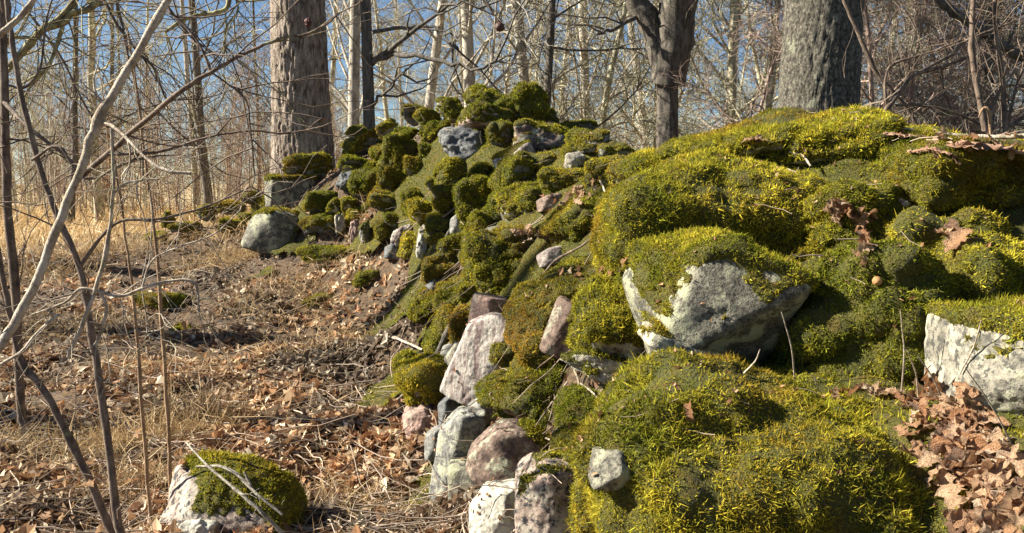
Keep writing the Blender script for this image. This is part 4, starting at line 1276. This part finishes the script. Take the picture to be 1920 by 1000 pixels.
branch_thing('overhanging_branch', 'thin dark branch drooping from the top left past the pale sapling', 'branch', [
    ([(185, -20, 2.9), (215, 40, 2.9), (238, 70, 2.9), (260, 100, 2.9), (290, 130, 2.9), (300, 160, 2.9), (315, 195, 2.9)], (6, 5, 3)),
    ([(210, -20, 2.9), (228, 40, 2.9), (240, 105, 2.9), (262, 200, 2.9), (268, 330, 2.9)], (5, 4, 3)),
    ([(315, 15, 2.9), (350, 60, 2.9), (380, 95, 2.9), (398, 140, 2.9)], (6, 4)),
    ([(50, 20, 2.9), (110, 100, 2.9), (150, 180, 2.9), (172, 220, 2.9)], (5, 3)),
], 'brown', seed=13, twigs=10, twig_l=0.4, twig_r=0.0022)
branch_thing('overhanging_branch', 'dark branch sloping down over the right mossy mound', 'branch', [
    ([(1575, -20, 3.6), (1602, 45, 3.6), (1640, 130, 3.6), (1672, 170, 3.6), (1702, 205, 3.6), (1722, 240, 3.6)], (8, 8, 7, 5)),
], 'brown', seed=14, twigs=4, twig_l=0.3)
branch_thing('bare_shrub', 'dark crossing shrub branches rising from the right mossy mound', 'shrub', [
    ([(1646, 240, 3.5), (1662, 205, 3.5), (1690, 170, 3.5), (1712, 142, 3.5), (1770, 125, 3.5), (1818, 106, 3.5)], (10, 9, 7, 5)),
    ([(1705, 148, 3.5), (1745, 125, 3.5), (1790, 100, 3.5), (1815, 75, 3.5), (1900, 40, 3.5)], (6, 5, 3)),
    ([(1662, 205, 3.5), (1660, 150, 3.5), (1675, 120, 3.5), (1740, 100, 3.5), (1800, 75, 3.5)], (5, 5, 3)),
    ([(1680, 198, 3.5), (1730, 197, 3.5), (1790, 212, 3.5), (1840, 235, 3.5), (1862, 255, 3.5)], (5, 5, 3)),
], 'brown', seed=15, twigs=7, twig_l=0.4, twig_r=0.002)
branch_thing('bare_shrub', 'brown upright shrub stems at the right edge', 'shrub', [
    ([(1848, 245, 3.4), (1838, 190, 3.4), (1822, 90, 3.4), (1826, -20, 3.4)], (12, 11, 9)),
    ([(1885, 250, 3.4), (1880, 150, 3.4), (1868, 60, 3.4), (1866, -20, 3.4)], (10, 9, 7)),
    ([(1858, 205, 3.4), (1880, 165, 3.4), (1925, 160, 3.4)], (6, 5)),
    ([(1888, 245, 3.4), (1905, 165, 3.4), (1925, 120, 3.4)], (6, 4)),
    ([(1882, 245, 3.4), (1925, 215, 3.4)], (7, 6)),
], 'brown', seed=16, twigs=9, twig_l=0.45, twig_r=0.0025)
branch_thing('overhanging_branch', 'thick mossy branch sagging across the top right corner', 'branch', [
    ([(1730, -20, 4.0), (1790, 25, 4.0), (1820, 42, 4.0), (1870, 80, 4.0), (1925, 110, 4.0), (1980, 130, 4.0)], (15, 18, 18, 20)),
], 'dark', seed=17, twigs=14, twig_l=0.5, twig_r=0.0035)
branch_thing('hooked_root', 'pale hooked dead stick standing on the right mossy mound', 'stick', [
    ([(1857, 252, 2.75), (1855, 215, 2.75), (1850, 203, 2.75), (1842, 205, 2.75), (1835, 220, 2.75)], (5, 7, 5, 3))], 'tan', seed=18, knots=False)


def on_moss(pts, lift=0.02):
    """stick points resting on the pile surface"""
    return [(px, py, cast(px, py) - lift) for px, py in pts]


branch_thing('fallen_branch', 'long pale fallen branch lying along the top of the right mound', 'branch', [
    (on_moss([(1640, 236), (1700, 243), (1760, 250), (1830, 256), (1890, 257), (1960, 250)], 0.10), (5, 6, 8, 11))], 'cream', seed=19, twigs=3, twig_l=0.12)
STICKS = [
    ([(1198, 368), (1150, 367), (1112, 377), (1085, 390), (1062, 402)], (5, 7, 5), 'cream', 'pale forked twig lying above the leaf pocket', [([(1140, 368), (1125, 340), (1110, 322)], (4, 3))]),
    ([(1128, 432), (1090, 462), (1040, 490), (1005, 540), (985, 600), (950, 655)], (3, 5, 5, 5), 'brown', 'long bent grey twig running down beside the large dark cushion', []),
    ([(862, 575), (845, 610), (828, 645), (815, 672)], (11, 12, 9), 'dark', 'short thick dark stick leaning at the left flank', []),
    ([(885, 370), (855, 390), (818, 418)], (5, 5), 'brown', 'upper of two thin sticks on the centre flank', []),
    ([(872, 400), (845, 430), (825, 470)], (6, 6), 'dark', 'lower of two thin sticks on the centre flank', []),
    ([(1480, 285), (1505, 292), (1520, 312)], (4, 4), 'cream', 'small bent straw-pale twig on the right mound', []),
    ([(1075, 690), (1085, 720), (1075, 755)], (4, 3), 'cream', 'thin pale twig across the hollow left of the near slab', [([(1085, 718), (1110, 735), (1130, 760)], (4, 3))]),
    ([(1040, 665), (1000, 700), (975, 745)], (3, 3), 'brown', 'fine brown twig lying on the dark mossy capstone', []),
]
for i, (pts, rr, mt, lab, extra_l) in enumerate(STICKS):
    branch_thing('stick', lab, 'stick', [(on_moss(pts, 0.09 if len(pts) < 5 else 0.07), rr)] + [(on_moss(p, 0.08), q) for p, q in extra_l], mt, seed=30 + i)


def on_ground(pts, lift=0.05):
    out = []
    for px, py in pts:
        out.append((px, py, cast(px, py) - lift))
    return out


GST = [
    ([(708, 628), (742, 634), (765, 644), (792, 656)], (4, 5, 4), 'cream', 'white twig arching out of the litter at the left toe'),
    ([(0, 955), (22, 905), (46, 842)], (9, 8, 5), 'cream', 'pale broken stick standing at the bottom left corner'),
    ([(-10, 985), (60, 940), (120, 890)], (6, 8, 5), 'tan', 'pale stick lying in the litter at the bottom left'),
    ([(520, 868), (560, 872), (600, 898), (614, 930)], (4, 5, 4), 'tan', 'curved straw-coloured twig right of the mossy boulder'),
    ([(420, 598), (490, 592), (560, 600)], (7, 12, 8), 'tan', 'short weathered branch on the shaded litter'),
    ([(740, 755), (760, 738), (786, 716)], (5, 7, 5), 'cream', 'pale bark-stripped twig before the shaggy yellow hummock'),
]
for i, (pts, rr, mt, lab) in enumerate(GST):
    branch_thing('stick', lab, 'stick', [(on_ground(pts), rr)], mt, seed=50 + i, twigs=1, twig_l=0.06)
branch_thing('lichened_twig', 'grey forked lichened twig lying over the mossy boulder bottom left', 'stick', [
    ([(350, 830, 2.6), (380, 865, 2.5), (420, 900, 2.45), (450, 925, 2.42), (490, 960, 2.4), (535, 1005, 2.4)], (3, 5, 7, 8)),
    ([(368, 875, 2.52), (410, 875, 2.48), (445, 890, 2.46), (480, 925, 2.42), (530, 965, 2.4)], (4, 6, 7, 5)),
    ([(458, 885, 2.45), (472, 915, 2.43)], (5, 6))], 'pale', seed=60, twigs=2, twig_l=0.08)


# ============================================================ leaves, straw, twigs
def oak_leaf(seed):
    r = np.random.default_rng(seed)
    n = 14
    s = np.linspace(0, 1, n)
    lob = 0.5 + 0.5 * np.cos(s * math.pi * 2 * 3.5 + r.uniform(-.5, .5))
    w = (0.07 + 0.30 * np.sin(np.clip(s * 1.02, 0, 1) * math.pi) ** 0.8 * (0.35 + 0.65 * s)) * (0.5 + 0.62 * lob)
    w[0] = 0.012; w[-1] = 0.03
    wl = w * r.uniform(0.85, 1.15, n); wr = w * r.uniform(0.85, 1.15, n)
    curl = r.uniform(-1.6, 1.5); fold = r.uniform(0, 0.7); tw = r.uniform(-0.8, 0.8)
    V = []
    for i in range(n):
        x = s[i] - 0.5
        z = curl * 0.5 * x * x + 0.03 * math.sin(i * 2.1 + seed)
        a = tw * x
        for sgn, ww in ((-1, wl[i]), (0, 0), (1, wr[i])):
            yy = sgn * ww; zz = fold * ww * abs(sgn) + (0.5 * ww * ww * r.uniform(-2, 3) if sgn else 0)
            V.append((x + (0.04 * sgn * sgn * r.normal()), yy * math.cos(a) - zz * math.sin(a), z + yy * math.sin(a) + zz * math.cos(a)))
    V = np.array(V)
    F = []
    for i in range(n - 1):
        a = i * 3
        F += [(a, a + 1, a + 4, a + 3), (a + 1, a + 2, a + 5, a + 4)]
    return V, np.array(F)


LEAF_COL = np.array([(0.40, 0.23, 0.115), (0.50, 0.32, 0.18), (0.33, 0.17, 0.08), (0.58, 0.42, 0.26), (0.24, 0.13, 0.07), (0.74, 0.62, 0.44)])


def litter_leaf_mesh(name, pos, nrm, size, cols, r, simple=True):
    """many small curled leaves in one mesh: 6 verts, 4 faces"""
    n = len(pos)
    t = norm(np.cross(nrm, r.normal(size=(n, 3))))
    b = np.cross(nrm, t)
    tmpl = np.array([(-.5, 0, 0), (-.2, .26, .06), (-.2, -.26, .06), (.25, .24, .05), (.25, -.24, .05), (.55, 0, 0.0), (0.0, 0, -0.04)])
    C = np.repeat(tmpl[None], n, 0)
    C = C + r.normal(size=C.shape) * 0.045
    cu = r.uniform(-1.2, 1.8, n)
    C[:, :, 2] += cu[:, None] * C[:, :, 0] ** 2 + r.uniform(-0.5, 2.2, n)[:, None] * C[:, :, 1] ** 2
    C[:, :, 1] *= r.uniform(0.55, 1.1, n)[:, None]
    C *= size[:, None, None]
    V = pos[:, None] + C[:, :, :1] * t[:, None] + C[:, :, 1:2] * b[:, None] + C[:, :, 2:] * nrm[:, None]
    f = np.array([(0, 6, 1), (0, 2, 6), (1, 6, 3), (2, 4, 6), (3, 6, 5), (4, 5, 6)])
    F = (np.arange(n)[:, None, None] * 7 + f[None]).reshape(-1, 3)
    return make_mesh(name, V.reshape(-1, 3), F, [LEAF], False, np.repeat(cols, 7, axis=0))


def slope_normals(x, y, e=0.05):
    dx = (Hs(x + e, y) - Hs(x - e, y)) / (2 * e); dy = (Hs(x, y + e) - Hs(x, y - e)) / (2 * e)
    return norm(np.stack([-dx, -dy, np.ones_like(x)], 1))


def scatter(n, y0, y1, xw=(-0.72, 0.1), pw=1.0, r=rng):
    """points over the litter slope, thinning out with distance"""
    u = r.random(n)
    y = 1 / (1 / y0 + u * (1 / y1 - 1 / y0)) if pw else y0 + (y1 - y0) * u
    x = r.uniform(xw[0], xw[1], n) * y + r.uniform(-0.15, 0.15, n)
    return x, y


r = np.random.default_rng(99)
x, y = scatter(48000, 2.2, 12.0, (-0.70, 0.06), r=r)
w = samp(WG, x, y)
nz = fbm(np.stack([x, y, 0 * x], 1) * 2.2, 77, 3)
keep = (w < 0.85) & (r.random(len(x)) < np.clip(0.78 + 0.9 * nz - np.clip((y - 7) / 8, 0, .5), 0.12, 1))
x, y = x[keep], y[keep]
z = ground_z(x, y) + r.uniform(0, 0.03, len(x))
nrm = norm(slope_normals(x, y) + r.normal(size=(len(x), 3)) * 0.5)
sz = np.clip(r.lognormal(math.log(0.040), 0.38, len(x)), 0.015, 0.085) * (1 + y * 0.03)
age = fbm(np.stack([x, y, 0 * x], 1) * 1.7, 19, 4)[:, None]
cols = LEAF_COL[r.integers(0, 6, len(x))] * r.uniform(0.5, 1.35, (len(x), 1))
cols = cols * (0.85 + 0.5 * age)
grey_ = cols.mean(1, keepdims=True) * np.array([1.12, 1.0, 0.82])
mixg = np.clip(0.12 - 0.7 * age, 0.0, 0.55)
cols = cols * (1 - mixg) + grey_ * mixg
link('leaf_litter', litter_leaf_mesh('leaf_litter', np.stack([x, y, z], 1), nrm, sz, cols, r), kind='stuff')

# litter lodged in the gaps of the pile
x = r.uniform(-2.6, 2.2, 16000); y = r.uniform(1.3, 8, 16000)
w = samp(WG, x, y)
keep = (w > 0.5)
x, y = x[keep], y[keep]
z = ground_z(x, y) + r.uniform(0, 0.03, len(x))
nrm = norm(slope_normals(x, y) + r.normal(size=(len(x), 3)) * 0.6)
cols = LEAF_COL[r.integers(0, 6, len(x))] * r.uniform(0.3, 0.9, (len(x), 1))
link('leaf_litter', litter_leaf_mesh('leaf_litter', np.stack([x, y, z], 1), nrm, r.uniform(0.02, 0.045, len(x)), cols, r), kind='stuff')

# dry grass: clumps on the slope and the straw clearing behind
Pt, Dr, Ln, Wd, Tn = [], [], [], [], []


def straw(x, y, L, W, bend, col, up=0.6, toward=(0, 0)):
    n = len(x)
    Pt.append(np.stack([x, y, ground_z(x, y) - 0.01], 1))
    Dr.append(norm(r.normal(size=(n, 3)) * np.array([bend, bend, 0.15]) + np.array([toward[0], toward[1], up])))
    Ln.append(L); Wd.append(W); Tn.append(col)


SC = np.array([(0.50, 0.36, 0.18), (0.42, 0.28, 0.13), (0.60, 0.46, 0.26), (0.30, 0.19, 0.09)])
x, y = scatter(8000, 2.4, 9, (-0.70, 0.0), r=r)
k = samp(WG, x, y) < 0.5
x, y = x[k], y[k]
n = len(x)
straw(x, y, r.uniform(0.05, 0.20, n), 0.0016 + 0.0005 * y, 0.8, SC[r.integers(0, 4, n)] * r.uniform(0.6, 1.2, (n, 1)), 0.35)
for (px, py, d, rad, cnt, L) in [(470, 520, 7.2, 0.35, 900, 0.30), (400, 500, 7.6, 0.4, 800, 0.3), (330, 810, 3.7, 0.28, 1400, 0.28), (250, 830, 3.6, 0.25, 900, 0.25), (560, 590, 6.0, 0.5, 900, 0.25),
                                 (640, 940, 3.0, 0.2, 350, 0.2), (230, 920, 3.0, 0.2, 500, 0.22), (600, 660, 5.0, 0.4, 500, 0.2), (120, 620, 5.6, 0.5, 800, 0.3), (200, 480, 8.5, 0.6, 900, 0.3),
                                 (430, 460, 8.8, 0.5, 700, 0.25), (60, 530, 7.5, 0.6, 800, 0.3), (700, 500, 6.6, 0.3, 300, 0.2), (300, 700, 4.6, 0.4, 500, 0.2), (90, 860, 3.4, 0.3, 800, 0.25)]:
    cnt = int(cnt * 0.6)
    cx, cy = at(px, d), d
    th = r.random(cnt) * 6.28; rr_ = rad * r.random(cnt) ** 0.5
    xx, yy = cx + np.cos(th) * rr_, cy + np.sin(th) * rr_ * 0.7
    straw(xx, yy, L * r.uniform(0.5, 1.2, cnt), np.full(cnt, 0.0016 + 0.0005 * d), 0.55, SC[r.integers(0, 4, cnt)] * r.uniform(0.6, 1.25, (cnt, 1)), 0.7)
x = r.uniform(-16, 2, 46000); y = r.uniform(8.3, 24, 46000)
k = (x < -0.12 * y) & (x > -0.75 * y) & (samp(WG, x, np.minimum(y, 14.9)) < 0.4) & (r.random(len(x)) < np.clip(1.3 - 0.045 * y, .2, 1))
x, y = x[k], y[k]
n = len(x)
straw(x, y, r.uniform(0.1, 0.42, n), 0.0012 * y * r.uniform(0.7, 1.2, n), 0.5, SC[r.integers(0, 3, n)] * r.uniform(0.9, 1.5, (n, 1)), 0.9)
Pt, Dr, Ln, Wd, Tn = map(np.concatenate, (Pt, Dr, Ln, Wd, Tn))
V, F, T = strands(Pt, Dr, Ln, Wd, Tn, r, droop=0.35, root_dark=0.8, curl=0.3)
link('dry_grass', make_mesh('dry_grass', V, F, [STRAW], False, T), kind='stuff')

# twigs fallen over slope and pile
t = Tubes()
x, y = scatter(1500, 2.3, 9, (-0.70, 0.05), r=r)
z = ground_z(x, y)
for i in range(len(x)):
    a = r.random() * 6.28
    L = r.uniform(0.08, 0.5)
    g = r.uniform(0.12, 0.42)
    pts = wander((x[i], y[i], z[i] + 0.025), (math.cos(a), math.sin(a), 0.04), L, 6, r, 0.18)
    zz = ground_z(pts[:, 0], pts[:, 1]) + 0.02 + r.random() * 0.03
    pts[:, 2] = np.maximum(pts[:, 2] * 0.5 + zz * 0.5, zz)
    t.add(pts, r.uniform(0.0012, 0.004) * (1 - np.linspace(0, 0.6, 6)), 4, np.array([1.15, 0.9, 0.68]) * g)
V, F, T = t.build()
link('twig_litter', make_mesh('twig_litter', V, F, [TWIG], True, T), kind='stuff')

# oak leaves that can be told apart: a drift at the bottom right, pockets in the gullies, strays on the moss
DG = bpy.context.evaluated_depsgraph_get()
DG.update()


def drop(px, py):
    """what the eye meets in that direction"""
    v = Vector([float(q) for q in ray(px, py)]).normalized()
    ok, loc, nr, *_ = sc.ray_cast(DG, Vector((0, 0, CAMZ)) + v * 0.6, v, distance=20)
    return (np.array(loc), np.array(nr)) if ok else (None, None)


leaf_meshes = []
for i in range(10):
    V, F = oak_leaf(i + 3)
    c = np.array([(0.56, 0.32, 0.17), (0.66, 0.44, 0.27), (0.42, 0.21, 0.10), (0.74, 0.57, 0.40), (0.26, 0.15, 0.09)])[[0, 1, 2, 0, 1, 2, 3, 4, 1, 0][i]]
    cc = np.repeat((c * np.ones((len(V) // 3, 3)))[:, None], 3, 1).reshape(-1, 3) * np.tile([0.95, 1.35, 0.95], len(V) // 3)[:, None]
    leaf_meshes.append(make_mesh('oak_leaf', V, F, [OAKLEAF], True, cc))


def leaf(px, py, size, label, group=None, lift=0.01, r=r, back=0.0, name='oak_leaf', dmax=99, dmin=0.0):
    loc, nr = drop(px, py)
    if loc is None or loc[1] > dmax or loc[1] < dmin:
        return
    nn = norm(nr + r.normal(size=3) * 0.8 + np.array([0, -0.1, 0.3]))
    o = link(name, leaf_meshes[r.integers(0, 10)], None, loc + nr * lift, None, label, 'leaf', group)
    q = Vector([float(v) for v in nn]).to_track_quat('Z', 'X')
    from mathutils import Quaternion
    o.rotation_mode = 'QUATERNION'
    o.rotation_quaternion = q @ Quaternion((0, 0, 1), r.random() * 6.28)
    o.scale = (size,) * 3


# crumbs of leaf, bark and needle caught in the moss
dx_, dy_ = r.uniform(-1.2, 2.2, 9000), 1.2 + 5.0 * r.random(9000) ** 1.6
pp_, nn_ = [], []
for q in range(len(dx_)):
    if samp(WG, dx_[q], dy_[q]) < 0.5:
        continue
    ok_, l_, n_, *_r = sc.ray_cast(DG, Vector((dx_[q], dy_[q], 2.6)), Vector((0, 0, -1)), distance=4)
    if ok_ and l_[2] < 2.0:
        pp_.append(l_[:]); nn_.append(n_[:])
pp_, nn_ = np.array(pp_), norm(np.array(nn_) + r.normal(size=(len(pp_), 3)) * 0.5 + np.array([0, 0, 0.5]))
cl_ = fbm(pp_ * 3.5, 55, 3) + r.normal(size=len(pp_)) * 0.25 > 0.05
pp_, nn_ = pp_[cl_], nn_[cl_]
link('leaf_crumbs', litter_leaf_mesh('leaf_crumbs', pp_ + nn_ * 0.004, nn_, r.uniform(0.006, 0.022, len(pp_)), LEAF_COL[r.integers(0, 5, len(pp_))] * r.uniform(0.5, 1.1, (len(pp_), 1)), r), kind='stuff')
t = Tubes()
for q in range(0, len(pp_), 8):
    a = r.random() * 6.28
    t.add(wander(pp_[q] + np.array([0, 0, 0.01]), (math.cos(a), math.sin(a), 0.0), r.uniform(0.03, 0.12), 5, r, 0.2), r.uniform(0.0006, 0.0015), 4, np.array([1.15, 0.9, 0.68]) * r.uniform(0.15, 0.45))
V, F, T = t.build()
link('twig_litter', make_mesh('twig_litter', V, F, [TWIG], True, T), kind='stuff')

# (polygon-ish strips: start, end, half width px, count, size)
DRIFTS = [
    ((1690, 745), (1850, 870), 46, 66, 0.062, 'dry copper oak leaf in the drift under the pale block at bottom right', 'oak leaves in the bottom right drift'),
    ((1810, 800), (1890, 990), 68, 92, 0.080, 'dry copper oak leaf in the drift under the pale block at bottom right', 'oak leaves in the bottom right drift'),
    ((1560, 735), (1660, 742), 12, 8, 0.05, 'dry oak leaf along the back rim of the near slab', 'oak leaves along the near slab rim'),
    ((1545, 378), (1630, 420), 18, 22, 0.055, 'dry brown leaf in the gully between the upper right mossy stones', 'leaves in the upper right gully'),
    ((1612, 420), (1628, 490), 14, 16, 0.055, 'dry brown leaf in the gully between the upper right mossy stones', 'leaves in the upper right gully'),
    ((1780, 440), (1830, 470), 14, 5, 0.09, 'pinkish brown oak leaf lying on moss at the right', 'oak leaves on the right moss'),
    ((1015, 380), (1110, 355), 16, 24, 0.05, 'small dry leaf in the pocket in the middle of the pile', 'leaves in the middle pocket'),
    ((955, 450), (1010, 432), 10, 12, 0.05, 'small dry leaf in the strip above the large dark cushion', 'leaves above the large dark cushion'),
    ((1030, 515), (1180, 500), 8, 10, 0.04, 'small dry leaf above the orange-green moss stone', 'leaves above the orange-green moss'),
]
for (a, b, hw, cnt, s, lab, grp) in DRIFTS:
    for i in range(cnt):
        f = r.random()
        leaf(a[0] + (b[0] - a[0]) * f + r.normal() * hw * 0.6, a[1] + (b[1] - a[1]) * f + r.normal() * hw * 0.6, s * r.uniform(0.7, 1.25), lab, grp)
leaf(1410, 262, 0.09, 'curled pinkish oak leaf beside the pine cone on the right mound')
leaf(1290, 778, 0.045, 'single small brown leaf on the near mossy slab')
leaf(603, 226, 0.12, 'curled pale leaf caught on the twig before the oak trunk')
leaf(760, 905, 0.07, 'bright pale leaf in the litter by the cracked grey stone')
leaf(635, 862, 0.08, 'pale upright leaf in the litter right of the mossy boulder')
leaf(535, 845, 0.07, 'large pale curled leaf in the litter above the mossy boulder')
leaf(108, 972, 0.06, 'pale leaf in the litter at the bottom left')
for i in range(22):
    leaf(r.uniform(20, 800), r.uniform(660, 995), 0.06 * r.uniform(0.7, 1.3), 'dry brown leaf lying on top of the sunlit litter slope', 'loose leaves on the litter slope', 0.012, dmin=2.3, dmax=6)
for i in range(20):
    leaf(r.uniform(1650, 1910), r.uniform(240, 285), 0.045 * r.uniform(0.7, 1.2), 'brown leaf fragment on the rotting bark of the right mound', 'leaf fragments on the right mound', dmax=4)

# grass stems and dead stalks by the drift
for i, (x0, y0, x1, y1) in enumerate([(1722, 745, 1700, 655), (1690, 740, 1688, 580), (1770, 760, 1720, 665), (1800, 700, 1840, 600), (1780, 720, 1835, 640), (1490, 712, 1465, 585), (1395, 700, 1425, 655), (1895, 830, 1810, 690)]):
    l0, _ = drop(x0, y0)
    if l0 is None: continue
    d0 = l0[1]
    branch_thing('dead_stalk', ['thin stalk left of the drift rim', 'tall upright pale stalk over the dark mossy boulder', 'leaning stalk at the drift rim', 'stalk crossing the pale block corner',
                                'steep stalk beside the pale block', 'long thin stalk before the speckled boulder', 'short stalk below the speckled boulder', 'long stalk leaning over the drift to the pale block'][i], 'stalk',
                 [([(x0, y0, d0 - 0.01), ((x0 + x1) / 2 + 6, (y0 + y1) / 2, d0 - 0.03), (x1, y1, d0 - 0.05)], (4, 3, 2))], 'cream', seed=80 + i, knots=False)


# cone, snail-like nut, hanging gall
def lathe_ball(name, R, mat, label, cat, loc, squash=1.0, scales=False, seed=0):
    D, F = ico(4)
    V = D.copy() * np.array([1, 1, squash])
    if scales:
        ph = np.arctan2(D[:, 1], D[:, 0]); la = np.arcsin(np.clip(D[:, 2], -1, 1))
        V *= (1 + 0.12 * np.cos(ph * 8 + np.round(la * 4) * 1.5) * np.cos(la * 8))[:, None]
    else:
        V *= (1 + 0.05 * fbm(D * 3, seed, 3))[:, None]
    return link(name, make_mesh(name, V * R, F, [mat], True), None, loc, None, label, cat)


def plain(name, c, rough=0.7):
    m, nt, N, L, bs = mat_new(name)
    tc = N.new('ShaderNodeTexCoord').outputs['Object']
    f = n_noise(nt, tc, 60, 5, 0.7)
    L.new(n_ramp(nt, f, [(0.35, [v * 0.45 for v in c]), (0.65, c)]), bs.inputs['Base Color'])
    bs.inputs['Roughness'].default_value = rough
    return m


loc, nr = drop(1424, 268)
if loc is not None:
    lathe_ball('pine_cone', 0.014, plain('cone_brown', (0.08, 0.025, 0.02)), 'dark red-brown cone on the skyline moss before the smooth trunk', 'cone', loc + nr * 0.02, 1.3, True)
loc, nr = drop(1647, 531)
if loc is not None:
    lathe_ball('oak_gall', 0.011, plain('gall_tan', (0.50, 0.26, 0.09)), 'small round tan gall on the dark mossy boulder', 'gall', loc + nr * 0.012)
gp = P(937, 51, 3.0)
lathe_ball('hanging_gall', 0.0165, plain('gall_dark', (0.09, 0.03, 0.02)), 'dark round gall hanging from a twig above the summit', 'gall', gp)
branch_thing('overhanging_branch', 'fine twig from the top edge carrying the dark round gall', 'branch', [
    ([(905, -15, 3.0), (918, 15, 3.0), (932, 35, 3.0), (937, 46, 3.0)], (3, 2))], 'brown', seed=71)
gp = P(562, 30, 8.0)
D_, F_ = ico(4)
link('dried_fungus', make_mesh('dried_fungus', D_ * np.array([0.032, 0.02, 0.036]) * (1 + 0.3 * fbm(D_ * 3, 5, 3))[:, None], F_, [plain('fungus_red', (0.14, 0.035, 0.025))], True), None,
     (gp[0], 8.6 - 108 * 8.6 / FPX / 2 * 0.95, gp[2]), None, 'small red-brown lump on the upper oak bark', 'fungus')

# rotten bark sheet on top of the right mound
bx = []
for i in range(26):
    pass
r2 = np.random.default_rng(5)
def wood_strip(pts, rad, label, seed):
    r = np.random.default_rng(seed)
    W = []
    for (px, py) in pts:
        l_, n_ = drop(px, py)
        W.append(l_ + np.array([0, 0, 0.006]) if l_ is not None and l_[1] < 4 else P(px, py, 2.8))
    pp = smooth_path(np.array(W), 8, 0.003, r)
    n, m = len(pp), 9
    V = []
    for i, p in enumerate(pp):
        k = math.sin(math.pi * min(max((i + 0.6) / n, 0.02), 0.98)) ** 0.5
        for j in range(m):
            a = math.pi * j / (m - 1)
            rr = rad * k * (1 + 0.35 * r.normal() * 0.6)
            V.append(p + np.array([0.15 * rr * r.normal(), -math.cos(a) * rr * 1.5, math.sin(a) * rr * 0.55 + 0.003 * r.normal() - 0.008]))
    idx = np.arange(n * m).reshape(n, m)
    F = np.stack([idx[:-1, :-1], idx[1:, :-1], idx[1:, 1:], idx[:-1, 1:]], -1).reshape(-1, 4)
    V = np.array(V); base = V.mean(0)
    link('rotten_wood', make_mesh('rotten_wood', V - base, F, [ROTWOOD], False), None, base, None, label, 'wood')


ROTWOOD = bark_mat('rotten_wood_fibre', (0.16, 0.08, 0.045), (0.36, 0.20, 0.12), (0.55, 0.36, 0.24), 20, 60, 0.1, (0.4, 0.3, 0.2), 0.02)
wood_strip([(1655, 250), (1700, 256), (1750, 262), (1790, 268)], 0.016, 'rotten brown wood strip left on the right mound crest', 1)
wood_strip([(1740, 272), (1800, 276), (1860, 282), (1930, 290)], 0.026, 'broad rotten wood strip at the right edge crest', 2)
wood_strip([(1700, 285), (1735, 282), (1780, 290), (1800, 310)], 0.010, 'thin curved wood sliver below the rotten crest strips', 3)

rng_tris = sum(sum(1 if 0 else 0 for _ in ()) + (len(m.loops) - 2 * len(m.polygons)) for m in bpy.data.meshes)
print('faces', rng_tris, 'objects', len(bpy.data.objects))
